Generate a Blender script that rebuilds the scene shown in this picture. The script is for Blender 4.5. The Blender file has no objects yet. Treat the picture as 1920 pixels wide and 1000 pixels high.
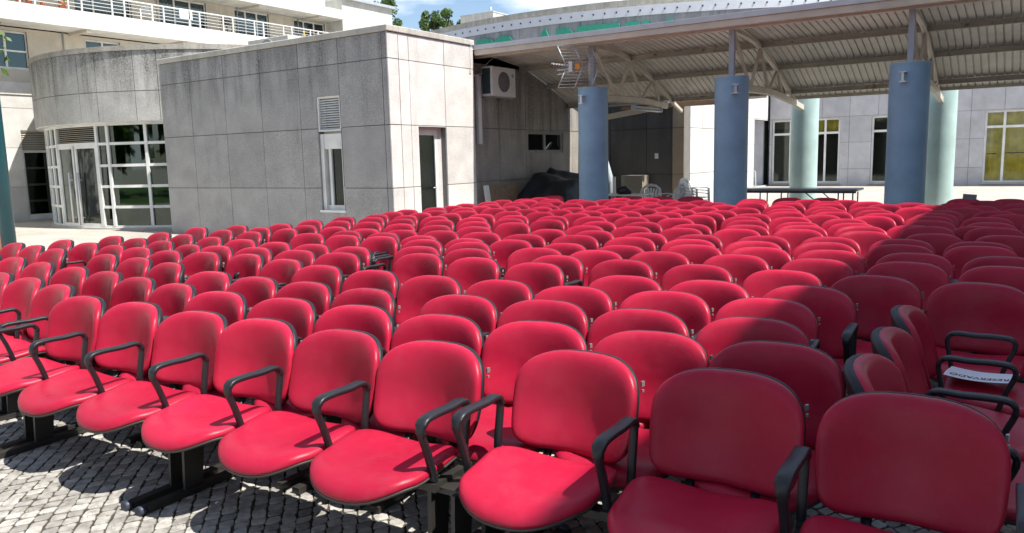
import bpy, bmesh, math, random
from mathutils import Vector, Matrix
R = math.radians
random.seed(7)
SC = bpy.context.scene
COL = SC.collection

# ------------------------------------------------------------------ camera, sky, sun, exposure
cam_d = bpy.data.cameras.new('camera')
cam = bpy.data.objects.new('camera', cam_d)
COL.objects.link(cam)
pitch, roll, yaw = R(-7.92), R(1.38), R(-33.82)
fwd = Vector((math.cos(pitch)*math.sin(yaw), math.cos(pitch)*math.cos(yaw), math.sin(pitch)))
rt0 = Vector((math.cos(yaw), -math.sin(yaw), 0))
dn0 = -rt0.cross(fwd)
rt = math.cos(roll)*rt0 + math.sin(roll)*dn0
dn = -math.sin(roll)*rt0 + math.cos(roll)*dn0
cam.matrix_world = Matrix(((rt.x, -dn.x, -fwd.x, 0), (rt.y, -dn.y, -fwd.y, 0), (rt.z, -dn.z, -fwd.z, 1.59), (0, 0, 0, 1)))
cam_d.sensor_width = 36
cam_d.lens = 1453/1920*36
cam_d.clip_start = 0.05
cam_d.clip_end = 3000
SC.camera = cam

SUN_EL = 60
SUN_DIR = Vector((math.cos(R(SUN_EL)), 0.035, math.sin(R(SUN_EL)))).normalized()
world = bpy.data.worlds.new('World')
SC.world = world
world.use_nodes = True
wn, wl = world.node_tree.nodes, world.node_tree.links
wn.clear()
w_out = wn.new('ShaderNodeOutputWorld')
w_bg = wn.new('ShaderNodeBackground')
w_sky = wn.new('ShaderNodeTexSky')
w_sky.sky_type = 'NISHITA'
w_sky.sun_disc = False
w_sky.sun_elevation = R(SUN_EL)
w_sky.sun_rotation = math.atan2(SUN_DIR.x, SUN_DIR.y)
w_sky.air_density = 1.0
w_sky.dust_density = 0.6
w_sky.ozone_density = 1.6
w_tc = wn.new('ShaderNodeTexCoord')
w_map = wn.new('ShaderNodeMapping')
w_map.inputs['Scale'].default_value = (2.2, 2.2, 6.0)
w_map.inputs['Location'].default_value = (0.35, 0.1, 0.2)
w_no = wn.new('ShaderNodeTexNoise')
w_no.inputs['Scale'].default_value = 1.6
w_no.inputs['Detail'].default_value = 7
w_no.inputs['Roughness'].default_value = 0.55
w_ra = wn.new('ShaderNodeValToRGB')
w_ra.color_ramp.elements[0].position = 0.50
w_ra.color_ramp.elements[1].position = 0.66
w_mx = wn.new('ShaderNodeMixRGB')
w_mx.inputs['Color2'].default_value = (9.0, 9.3, 10.0, 1)
wl.new(w_tc.outputs['Generated'], w_map.inputs['Vector'])
wl.new(w_map.outputs['Vector'], w_no.inputs['Vector'])
wl.new(w_no.outputs['Fac'], w_ra.inputs['Fac'])
wl.new(w_ra.outputs['Color'], w_mx.inputs['Fac'])
wl.new(w_sky.outputs['Color'], w_mx.inputs['Color1'])
wl.new(w_mx.outputs['Color'], w_bg.inputs['Color'])
w_bg.inputs['Strength'].default_value = 0.098
wl.new(w_bg.outputs['Background'], w_out.inputs['Surface'])

sun_d = bpy.data.lights.new('sun', 'SUN')
sun_d.energy = 5.0
sun_d.angle = R(0.53)
sun_d.color = (1.0, 0.955, 0.88)
sun = bpy.data.objects.new('sun', sun_d)
COL.objects.link(sun)
sun.rotation_euler = SUN_DIR.to_track_quat('Z', 'Y').to_euler()
sun.location = (10, 0, 30)

SC.view_settings.view_transform = 'Standard'
SC.view_settings.look = 'None'
SC.view_settings.exposure = 0.78
SC.view_settings.gamma = 1
SC.view_settings.use_curve_mapping = False
SC.render.engine = 'CYCLES'
SC.cycles.use_denoising = True
SC.cycles.max_bounces = 6
SC.cycles.transparent_max_bounces = 8

# ------------------------------------------------------------------ materials
MATS = {}
def _m(name):
    m = bpy.data.materials.new(name)
    m.use_nodes = True
    n, l = m.node_tree.nodes, m.node_tree.links
    b = n['Principled BSDF']
    MATS[name] = m
    return m, n, l, b

def plain(name, col, rough=0.5, metal=0.0, var=0.10, scale=6.0, bump=0.0, bscale=60, spec=0.5, ovar=0.0):
    """base colour with soft mottling, optional per-object tone and fine bump"""
    m, n, l, b = _m(name)
    b.inputs['Roughness'].default_value = rough
    b.inputs['Metallic'].default_value = metal
    b.inputs['Specular IOR Level'].default_value = spec
    tc = n.new('ShaderNodeTexCoord')
    no = n.new('ShaderNodeTexNoise')
    no.inputs['Scale'].default_value = scale
    no.inputs['Detail'].default_value = 6
    l.new(tc.outputs['Object'], no.inputs['Vector'])
    mr = n.new('ShaderNodeMapRange')
    mr.inputs['To Min'].default_value = 1-var
    mr.inputs['To Max'].default_value = 1+var
    mr.inputs['From Min'].default_value = 0.3
    mr.inputs['From Max'].default_value = 0.7
    l.new(no.outputs['Fac'], mr.inputs['Value'])
    src = mr.outputs['Result']
    if ovar:
        oi = n.new('ShaderNodeObjectInfo')
        m2 = n.new('ShaderNodeMapRange')
        m2.inputs['To Min'].default_value = 1-ovar
        m2.inputs['To Max'].default_value = 1+ovar
        l.new(oi.outputs['Random'], m2.inputs['Value'])
        mu = n.new('ShaderNodeMath'); mu.operation = 'MULTIPLY'
        l.new(src, mu.inputs[0]); l.new(m2.outputs['Result'], mu.inputs[1])
        src = mu.outputs[0]
    vm = n.new('ShaderNodeVectorMath'); vm.operation = 'SCALE'
    vm.inputs[0].default_value = col
    l.new(src, vm.inputs['Scale'])
    l.new(vm.outputs['Vector'], b.inputs['Base Color'])
    if bump:
        n2 = n.new('ShaderNodeTexNoise')
        n2.inputs['Scale'].default_value = bscale
        n2.inputs['Detail'].default_value = 3
        l.new(tc.outputs['Object'], n2.inputs['Vector'])
        bp = n.new('ShaderNodeBump')
        bp.inputs['Strength'].default_value = bump
        bp.inputs['Distance'].default_value = 0.01
        l.new(n2.outputs['Fac'], bp.inputs['Height'])
        l.new(bp.outputs['Normal'], b.inputs['Normal'])
    return m

def granite(name, col, speck=0.45, stain=0.0, zref=4.0, zspan=1.6, coarse=70, streakcol=(0.05, 0.05, 0.055)):
    """washed aggregate panel: dark grains, soft tone per panel, and weather streaks running down from the top edge"""
    m, n, l, b = _m(name)
    b.inputs['Roughness'].default_value = 0.85
    b.inputs['Specular IOR Level'].default_value = 0.25
    ge = n.new('ShaderNodeNewGeometry')
    no = n.new('ShaderNodeTexNoise'); no.inputs['Scale'].default_value = coarse; no.inputs['Detail'].default_value = 4
    no.inputs['Roughness'].default_value = 0.75
    l.new(ge.outputs['Position'], no.inputs['Vector'])
    ra = n.new('ShaderNodeValToRGB')
    ra.color_ramp.elements[0].position = 0.36; ra.color_ramp.elements[0].color = (1-speck,)*3+(1,)
    ra.color_ramp.elements[1].position = 0.56; ra.color_ramp.elements[1].color = (1.05, 1.05, 1.05, 1)
    l.new(no.outputs['Fac'], ra.inputs['Fac'])
    n2 = n.new('ShaderNodeTexNoise'); n2.inputs['Scale'].default_value = 2.3; n2.inputs['Detail'].default_value = 5
    l.new(ge.outputs['Position'], n2.inputs['Vector'])
    mr = n.new('ShaderNodeMapRange'); mr.inputs['From Min'].default_value = 0.3; mr.inputs['From Max'].default_value = 0.7
    mr.inputs['To Min'].default_value = 0.88; mr.inputs['To Max'].default_value = 1.1
    l.new(n2.outputs['Fac'], mr.inputs['Value'])
    oi = n.new('ShaderNodeObjectInfo')
    mo = n.new('ShaderNodeMapRange'); mo.inputs['To Min'].default_value = 0.93; mo.inputs['To Max'].default_value = 1.06
    l.new(oi.outputs['Random'], mo.inputs['Value'])
    mu = n.new('ShaderNodeMath'); mu.operation = 'MULTIPLY'
    l.new(mr.outputs['Result'], mu.inputs[0]); l.new(mo.outputs['Result'], mu.inputs[1])
    v1 = n.new('ShaderNodeVectorMath'); v1.operation = 'SCALE'; v1.inputs[0].default_value = col
    l.new(mu.outputs[0], v1.inputs['Scale'])
    v2 = n.new('ShaderNodeVectorMath'); v2.operation = 'MULTIPLY'
    l.new(v1.outputs['Vector'], v2.inputs[0]); l.new(ra.outputs['Color'], v2.inputs[1])
    out = v2.outputs['Vector']
    if stain:
        mp = n.new('ShaderNodeMapping'); mp.inputs['Scale'].default_value = (1.6, 1.6, 0.16)
        l.new(ge.outputs['Position'], mp.inputs['Vector'])
        n3 = n.new('ShaderNodeTexNoise'); n3.inputs['Scale'].default_value = 2.2; n3.inputs['Detail'].default_value = 7
        n3.inputs['Roughness'].default_value = 0.65
        l.new(mp.outputs['Vector'], n3.inputs['Vector'])
        sx = n.new('ShaderNodeSeparateXYZ'); l.new(ge.outputs['Position'], sx.inputs[0])
        zz = n.new('ShaderNodeMapRange'); zz.inputs['From Min'].default_value = zref-zspan; zz.inputs['From Max'].default_value = zref
        zz.inputs['To Min'].default_value = 0.0; zz.inputs['To Max'].default_value = 0.30
        l.new(sx.outputs['Z'], zz.inputs['Value'])
        ad = n.new('ShaderNodeMath'); ad.operation = 'ADD'
        l.new(n3.outputs['Fac'], ad.inputs[0]); l.new(zz.outputs['Result'], ad.inputs[1])
        r3 = n.new('ShaderNodeMapRange'); r3.inputs['From Min'].default_value = 0.60; r3.inputs['From Max'].default_value = 0.86
        r3.inputs['To Max'].default_value = stain
        l.new(ad.outputs[0], r3.inputs['Value'])
        n4 = n.new('ShaderNodeTexNoise'); n4.inputs['Scale'].default_value = 26; n4.inputs['Detail'].default_value = 3
        l.new(ge.outputs['Position'], n4.inputs['Vector'])
        r4 = n.new('ShaderNodeMapRange'); r4.inputs['From Min'].default_value = 0.35; r4.inputs['From Max'].default_value = 0.6
        r4.inputs['To Min'].default_value = 0.35
        l.new(n4.outputs['Fac'], r4.inputs['Value'])
        m4 = n.new('ShaderNodeMath'); m4.operation = 'MULTIPLY'
        l.new(r3.outputs['Result'], m4.inputs[0]); l.new(r4.outputs['Result'], m4.inputs[1])
        mx = n.new('ShaderNodeMixRGB'); mx.inputs['Color2'].default_value = streakcol+(1,)
        l.new(m4.outputs[0], mx.inputs['Fac']); l.new(out, mx.inputs['Color1'])
        out = mx.outputs['Color']
    l.new(out, b.inputs['Base Color'])
    bp = n.new('ShaderNodeBump'); bp.inputs['Strength'].default_value = 0.35; bp.inputs['Distance'].default_value = 0.004
    l.new(no.outputs['Fac'], bp.inputs['Height']); l.new(bp.outputs['Normal'], b.inputs['Normal'])
    return m

def glassy(name, tint, alpha, rough=0.03):
    m, n, l, b = _m(name)
    out = n['Material Output']
    tr = n.new('ShaderNodeBsdfTransparent'); tr.inputs['Color'].default_value = tint+(1,)
    gl = n.new('ShaderNodeBsdfGlossy'); gl.inputs['Roughness'].default_value = rough
    gl.inputs['Color'].default_value = (0.75, 0.85, 0.8, 1)
    fr = n.new('ShaderNodeFresnel'); fr.inputs['IOR'].default_value = 1.5
    ad = n.new('ShaderNodeMath'); ad.operation = 'ADD'; ad.inputs[1].default_value = alpha; ad.use_clamp = True
    l.new(fr.outputs[0], ad.inputs[0])
    mx = n.new('ShaderNodeMixShader')
    l.new(ad.outputs[0], mx.inputs['Fac']); l.new(tr.outputs[0], mx.inputs[1]); l.new(gl.outputs[0], mx.inputs[2])
    l.new(mx.outputs[0], out.inputs['Surface'])
    return m

def painted(name, col, under, rough=0.45, chips=0.62, cscale=9.0, soft=0.05):
    """paint with irregular chips or rust showing the layer underneath"""
    m, n, l, b = _m(name)
    b.inputs['Roughness'].default_value = rough
    tc = n.new('ShaderNodeTexCoord')
    no = n.new('ShaderNodeTexNoise'); no.inputs['Scale'].default_value = cscale; no.inputs['Detail'].default_value = 8
    no.inputs['Roughness'].default_value = 0.65
    l.new(tc.outputs['Object'], no.inputs['Vector'])
    ra = n.new('ShaderNodeValToRGB')
    ra.color_ramp.elements[0].position = chips; ra.color_ramp.elements[0].color = (0, 0, 0, 1)
    ra.color_ramp.elements[1].position = chips+soft; ra.color_ramp.elements[1].color = (1, 1, 1, 1)
    l.new(no.outputs['Fac'], ra.inputs['Fac'])
    n2 = n.new('ShaderNodeTexNoise'); n2.inputs['Scale'].default_value = 2.5; n2.inputs['Detail'].default_value = 5
    l.new(tc.outputs['Object'], n2.inputs['Vector'])
    mr = n.new('ShaderNodeMapRange'); mr.inputs['From Min'].default_value = 0.3; mr.inputs['From Max'].default_value = 0.7
    mr.inputs['To Min'].default_value = 0.86; mr.inputs['To Max'].default_value = 1.1
    l.new(n2.outputs['Fac'], mr.inputs['Value'])
    vm = n.new('ShaderNodeVectorMath'); vm.operation = 'SCALE'; vm.inputs[0].default_value = col
    l.new(mr.outputs['Result'], vm.inputs['Scale'])
    mx = n.new('ShaderNodeMixRGB'); mx.inputs['Color2'].default_value = under+(1,)
    l.new(ra.outputs['Color'], mx.inputs['Fac']); l.new(vm.outputs['Vector'], mx.inputs['Color1'])
    l.new(mx.outputs['Color'], b.inputs['Base Color'])
    return m

def leather():
    m, n, l, b = _m('red_vinyl')
    b.inputs['Roughness'].default_value = 0.40
    b.inputs['Specular IOR Level'].default_value = 0.24
    tc = n.new('ShaderNodeTexCoord'); oi = n.new('ShaderNodeObjectInfo')
    no = n.new('ShaderNodeTexNoise'); no.inputs['Scale'].default_value = 5; no.inputs['Detail'].default_value = 5
    va = n.new('ShaderNodeVectorMath'); va.operation = 'ADD'
    l.new(tc.outputs['Object'], va.inputs[0]); l.new(oi.outputs['Location'], va.inputs[1])
    l.new(va.outputs[0], no.inputs['Vector'])
    mr = n.new('ShaderNodeMapRange'); mr.inputs['From Min'].default_value = 0.3; mr.inputs['From Max'].default_value = 0.7
    mr.inputs['To Min'].default_value = 0.93; mr.inputs['To Max'].default_value = 1.06
    l.new(no.outputs['Fac'], mr.inputs['Value'])
    mo = n.new('ShaderNodeMapRange'); mo.inputs['To Min'].default_value = 0.82; mo.inputs['To Max'].default_value = 1.10
    l.new(oi.outputs['Random'], mo.inputs['Value'])
    mu = n.new('ShaderNodeMath'); mu.operation = 'MULTIPLY'
    l.new(mr.outputs['Result'], mu.inputs[0]); l.new(mo.outputs['Result'], mu.inputs[1])
    vm = n.new('ShaderNodeVectorMath'); vm.operation = 'SCALE'; vm.inputs[0].default_value = (0.40, 0.0115, 0.041)
    l.new(mu.outputs[0], vm.inputs['Scale']); l.new(vm.outputs['Vector'], b.inputs['Base Color'])
    n5 = n.new('ShaderNodeTexNoise'); n5.inputs['Scale'].default_value = 13; n5.inputs['Detail'].default_value = 9; n5.inputs['Roughness'].default_value = 0.7
    l.new(va.outputs[0], n5.inputs['Vector'])
    r5 = n.new('ShaderNodeMapRange'); r5.inputs['From Min'].default_value = 0.45; r5.inputs['From Max'].default_value = 0.75; r5.inputs['To Max'].default_value = 0.05
    l.new(n5.outputs['Fac'], r5.inputs['Value'])
    m5 = n.new('ShaderNodeMixRGB'); m5.inputs['Color2'].default_value = (0.45, 0.22, 0.22, 1)
    l.new(r5.outputs['Result'], m5.inputs['Fac']); l.new(vm.outputs['Vector'], m5.inputs['Color1']); l.new(m5.outputs['Color'], b.inputs['Base Color'])
    mr2 = n.new('ShaderNodeMapRange'); mr2.inputs['From Min'].default_value = 0.3; mr2.inputs['From Max'].default_value = 0.7
    mr2.inputs['To Min'].default_value = 0.27; mr2.inputs['To Max'].default_value = 0.40
    l.new(no.outputs['Fac'], mr2.inputs['Value']); l.new(mr2.outputs['Result'], b.inputs['Roughness'])
    vo = n.new('ShaderNodeTexVoronoi'); vo.inputs['Scale'].default_value = 520
    l.new(tc.outputs['Object'], vo.inputs['Vector'])
    bp = n.new('ShaderNodeBump'); bp.inputs['Strength'].default_value = 0.16; bp.inputs['Distance'].default_value = 0.002
    l.new(vo.outputs['Distance'], bp.inputs['Height'])
    n3 = n.new('ShaderNodeTexNoise'); n3.inputs['Scale'].default_value = 9; n3.inputs['Detail'].default_value = 2
    l.new(va.outputs[0], n3.inputs['Vector'])
    b2 = n.new('ShaderNodeBump'); b2.inputs['Strength'].default_value = 0.10; b2.inputs['Distance'].default_value = 0.02
    l.new(n3.outputs['Fac'], b2.inputs['Height']); l.new(bp.outputs['Normal'], b2.inputs['Normal'])
    l.new(b2.outputs['Normal'], b.inputs['Normal'])
    return m

VINYL = leather()
BLACK = plain('black_plastic', (0.012, 0.013, 0.017), 0.42, var=0.15, bump=0.1, bscale=200)
SHELL = plain('charcoal_plastic', (0.016, 0.017, 0.022), 0.5, var=0.12, spec=0.3)
RIM = plain('grey_plastic_rim', (0.055, 0.05, 0.045), 0.45, var=0.12, spec=0.3)
STEEL = plain('black_steel', (0.030, 0.028, 0.025), 0.40, var=0.25, bump=0.08)
CAP = plain('blue_grey_cap', (0.035, 0.045, 0.07), 0.5)
CHROME = plain('zinc_plate', (0.55, 0.55, 0.53), 0.35, 0.7)
GREY_WALL = granite('shaded_grey_aggregate', (0.385, 0.38, 0.375), 0.40, 0.70, 4.05, 1.6, coarse=60, streakcol=(0.06, 0.06, 0.065))  # annex stone with the shade of its front face put into the tone
DRUM_WALL = granite('stained_aggregate', (0.48, 0.475, 0.455), 0.48, 0.85, 4.45, 1.5, coarse=60, streakcol=(0.07, 0.068, 0.065))
PALE_WALL = granite('pale_aggregate', (0.63, 0.615, 0.59), 0.22, 0.55, 4.6, 0.9, streakcol=(0.16, 0.15, 0.13))  # on the annex the same stone, lightened for its sunlit side
LAV_WALL = granite('lavender_grey_cladding', (0.47, 0.47, 0.49), 0.12, 0.25, 5.5, 3, coarse=40, streakcol=(0.3, 0.3, 0.33))
CREAM_WALL = granite('cream_render', (0.55, 0.50, 0.42), 0.08, 0.3, 8, 3, coarse=30, streakcol=(0.3, 0.27, 0.22))
WHITE_WALL = granite('weathered_white_paint', (0.60, 0.59, 0.555), 0.07, 0.5, 8.4, 1.8, coarse=30, streakcol=(0.33, 0.32, 0.29))
SLAB_WHITE = granite('white_slab_paint', (0.68, 0.665, 0.63), 0.05, 0.35, 6.6, 0.8, coarse=30, streakcol=(0.45, 0.44, 0.40))
HALL_WALL = granite('hall_panel', (0.33, 0.34, 0.36), 0.12, 0.7, 8.6, 1.2, coarse=25, streakcol=(0.13, 0.13, 0.14))
COPING = granite('coping_concrete', (0.50, 0.48, 0.43), 0.3, 0.6, 4.5, 0.9, streakcol=(0.15, 0.14, 0.12))
JOINT = plain('joint_shadow_gap', (0.17, 0.165, 0.16), 0.9)
WHITE_FRAME = painted('white_window_frame', (0.72, 0.73, 0.71), (0.42, 0.40, 0.36), 0.4, 0.68, 5)
GLASS_DARK = glassy('dark_green_glass', (0.16, 0.26, 0.21), 0.05)
GLASS_DOOR = glassy('deep_green_door_glass', (0.10, 0.22, 0.16), 0.0, 0.1)
GLASS_BLUE = glassy('blue_tinted_glass', (0.20, 0.38, 0.46), 0.07)
GLASS_CLEAR = glassy('clear_glass', (0.85, 0.86, 0.82), 0.0, .06)
ROOM = plain('dark_room', (0.02, 0.025, 0.024), 0.9)
CURTAIN_Y = plain('yellow_curtain', (0.85, 0.68, 0.10), 0.8, var=0.25, scale=3)
CURTAIN_T = plain('teal_curtain', (0.10, 0.26, 0.26), 0.8, var=0.2, scale=2)
ROOF_SHEET = painted('beige_roof_sheet', (0.68, 0.64, 0.57), (0.46, 0.37, 0.28), 0.55, 0.68, 3.0, 0.14)
ROOF_STEEL = painted('beige_painted_steel', (0.55, 0.49, 0.41), (0.25, 0.14, 0.08), 0.5, 0.66, 5.0, 0.10)
RUSTY = painted('rusting_purlin', (0.42, 0.37, 0.31), (0.17, 0.10, 0.06), 0.7, 0.58, 6.0, 0.10)
GUTTER = painted('grey_gutter', (0.52, 0.53, 0.56), (0.3, 0.27, 0.22), 0.4, 0.7, 5)
BLUE_COL = painted('blue_column_paint', (0.225, 0.36, 0.49), (0.14, 0.24, 0.35), 0.6, 0.70, 6)
MINT_COL = painted('mint_column_paint', (0.44, 0.60, 0.58), (0.33, 0.46, 0.44), 0.6, 0.66, 4)
TEAL = painted('teal_pole_paint', (0.006, 0.075, 0.095), (0.20, 0.38, 0.42), 0.35, 0.70, 14, 0.02)
WHITE_P = plain('white_plastic', (0.68, 0.68, 0.66), 0.4, var=0.06)
GREY_P = plain('grey_plastic', (0.34, 0.38, 0.42), 0.4, var=0.08)
ORANGE = plain('orange_plastic', (0.75, 0.28, 0.03), 0.45)
ALU = plain('aluminium', (0.60, 0.61, 0.63), 0.38, 0.6)
TARP = plain('black_tarpaulin', (0.012, 0.014, 0.018), 0.38, var=0.3, bump=0.3, bscale=14)
WOOD = plain('chipboard', (0.26, 0.17, 0.11), 0.7, var=0.2, scale=9)
TERRA = plain('terracotta', (0.42, 0.13, 0.06), 0.8)
BRICK = plain('orange_brick', (0.50, 0.17, 0.07), 0.85, bump=0.3)
PAPER = plain('paper', (0.80, 0.82, 0.88), 0.7, var=0.02)
INK = plain('black_ink', (0.02, 0.02, 0.025), 0.6)
GREEN_LET = plain('green_letters', (0.025, 0.30, 0.20), 0.5)
BARK = plain('bark', (0.12, 0.09, 0.06), 0.9, var=0.3, bump=0.5, bscale=30)
RUSTWOOD = plain('brown_weathered_wood', (0.16, 0.07, 0.04), 0.8, var=0.3, bump=0.5, bscale=20)
SLATE = plain('slate_grey_card', (0.16, 0.18, 0.20), 0.6)

def leafmat(name, c1, c2):
    m, n, l, b = _m(name)
    b.inputs['Roughness'].default_value = 0.55
    ge = n.new('ShaderNodeNewGeometry')
    no = n.new('ShaderNodeTexNoise'); no.inputs['Scale'].default_value = 1.7; no.inputs['Detail'].default_value = 5
    l.new(ge.outputs['Position'], no.inputs['Vector'])
    ra = n.new('ShaderNodeValToRGB')
    ra.color_ramp.elements[0].position = 0.35; ra.color_ramp.elements[0].color = c1+(1,)
    ra.color_ramp.elements[1].position = 0.65; ra.color_ramp.elements[1].color = c2+(1,)
    l.new(no.outputs['Fac'], ra.inputs['Fac']); l.new(ra.outputs['Color'], b.inputs['Base Color'])
    out = n['Material Output']
    tl = n.new('ShaderNodeBsdfTranslucent')
    l.new(ra.outputs['Color'], tl.inputs['Color'])
    mx = n.new('ShaderNodeMixShader'); mx.inputs['Fac'].default_value = 0.3
    l.new(b.outputs[0], mx.inputs[1]); l.new(tl.outputs[0], mx.inputs[2]); l.new(mx.outputs[0], out.inputs['Surface'])
    return m
LEAF = leafmat('leaves_green', (0.045, 0.095, 0.02), (0.12, 0.20, 0.045))
GRASS = plain('lawn', (0.06, 0.12, 0.025), 0.9, var=0.35, scale=1.2, bump=0.6, bscale=30)

def stone_mat():
    m, n, l, b = _m('limestone_sett')
    b.inputs['Roughness'].default_value = 0.62
    oi = n.new('ShaderNodeObjectInfo'); ge = n.new('ShaderNodeNewGeometry')
    no = n.new('ShaderNodeTexNoise'); no.inputs['Scale'].default_value = 22; no.inputs['Detail'].default_value = 6
    l.new(ge.outputs['Position'], no.inputs['Vector'])
    ra = n.new('ShaderNodeValToRGB')
    ra.color_ramp.elements[0].position = 0.3; ra.color_ramp.elements[0].color = (0.25, 0.235, 0.21, 1)
    ra.color_ramp.elements[1].position = 0.6; ra.color_ramp.elements[1].color = (0.45, 0.43, 0.395, 1)
    l.new(no.outputs['Fac'], ra.inputs['Fac'])
    rn = n.new('ShaderNodeMapRange'); rn.inputs['To Min'].default_value = 0.60; rn.inputs['To Max'].default_value = 1.12
    ad = n.new('ShaderNodeMath'); ad.operation = 'ADD'
    l.new(oi.outputs['Random'], ad.inputs[0]); l.new(ge.outputs['Random Per Island'], ad.inputs[1])
    fr = n.new('ShaderNodeMath'); fr.operation = 'FRACT'; l.new(ad.outputs[0], fr.inputs[0])
    l.new(fr.outputs[0], rn.inputs['Value'])
    vm = n.new('ShaderNodeVectorMath'); vm.operation = 'SCALE'
    l.new(ra.outputs['Color'], vm.inputs[0]); l.new(rn.outputs['Result'], vm.inputs['Scale'])
    l.new(vm.outputs['Vector'], b.inputs['Base Color'])
    bp = n.new('ShaderNodeBump'); bp.inputs['Strength'].default_value = 0.5; bp.inputs['Distance'].default_value = 0.006
    l.new(no.outputs['Fac'], bp.inputs['Height']); l.new(bp.outputs['Normal'], b.inputs['Normal'])
    return m
STONE = stone_mat()

def paving_mat():
    """the same limestone setts further off, as colour and relief"""
    m, n, l, b = _m('far_sett_paving')
    b.inputs['Roughness'].default_value = 0.7
    ge = n.new('ShaderNodeNewGeometry')
    mp = n.new('ShaderNodeMapping'); mp.inputs['Rotation'].default_value = (0, 0, R(52))
    l.new(ge.outputs['Position'], mp.inputs['Vector'])
    vo = n.new('ShaderNodeTexVoronoi'); vo.inputs['Scale'].default_value = 10.2; vo.inputs['Randomness'].default_value = 0.35
    vo.feature = 'DISTANCE_TO_EDGE'
    l.new(mp.outputs['Vector'], vo.inputs['Vector'])
    ra = n.new('ShaderNodeValToRGB')
    ra.color_ramp.elements[0].position = 0.02; ra.color_ramp.elements[0].color = (0.13, 0.11, 0.085, 1)
    ra.color_ramp.elements[1].position = 0.09; ra.color_ramp.elements[1].color = (0.50, 0.465, 0.41, 1)
    l.new(vo.outputs['Distance'], ra.inputs['Fac'])
    no = n.new('ShaderNodeTexNoise'); no.inputs['Scale'].default_value = 0.9; no.inputs['Detail'].default_value = 9
    no.inputs['Roughness'].default_value = 0.7
    l.new(ge.outputs['Position'], no.inputs['Vector'])
    mr = n.new('ShaderNodeMapRange'); mr.inputs['From Min'].default_value = 0.3; mr.inputs['From Max'].default_value = 0.65
    mr.inputs['To Min'].default_value = 0.72; mr.inputs['To Max'].default_value = 1.12
    l.new(no.outputs['Fac'], mr.inputs['Value'])
    vm = n.new('ShaderNodeVectorMath'); vm.operation = 'SCALE'
    l.new(ra.outputs['Color'], vm.inputs[0]); l.new(mr.outputs['Result'], vm.inputs['Scale'])
    l.new(vm.outputs['Vector'], b.inputs['Base Color'])
    bp = n.new('ShaderNodeBump'); bp.inputs['Strength'].default_value = 0.6; bp.inputs['Distance'].default_value = 0.01
    l.new(vo.outputs['Distance'], bp.inputs['Height']); l.new(bp.outputs['Normal'], b.inputs['Normal'])
    return m
PAVING = paving_mat()
BED = plain('sandy_joint_bed', (0.045, 0.036, 0.026), 0.95, var=0.4, scale=14, bump=0.6, bscale=90)

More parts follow.
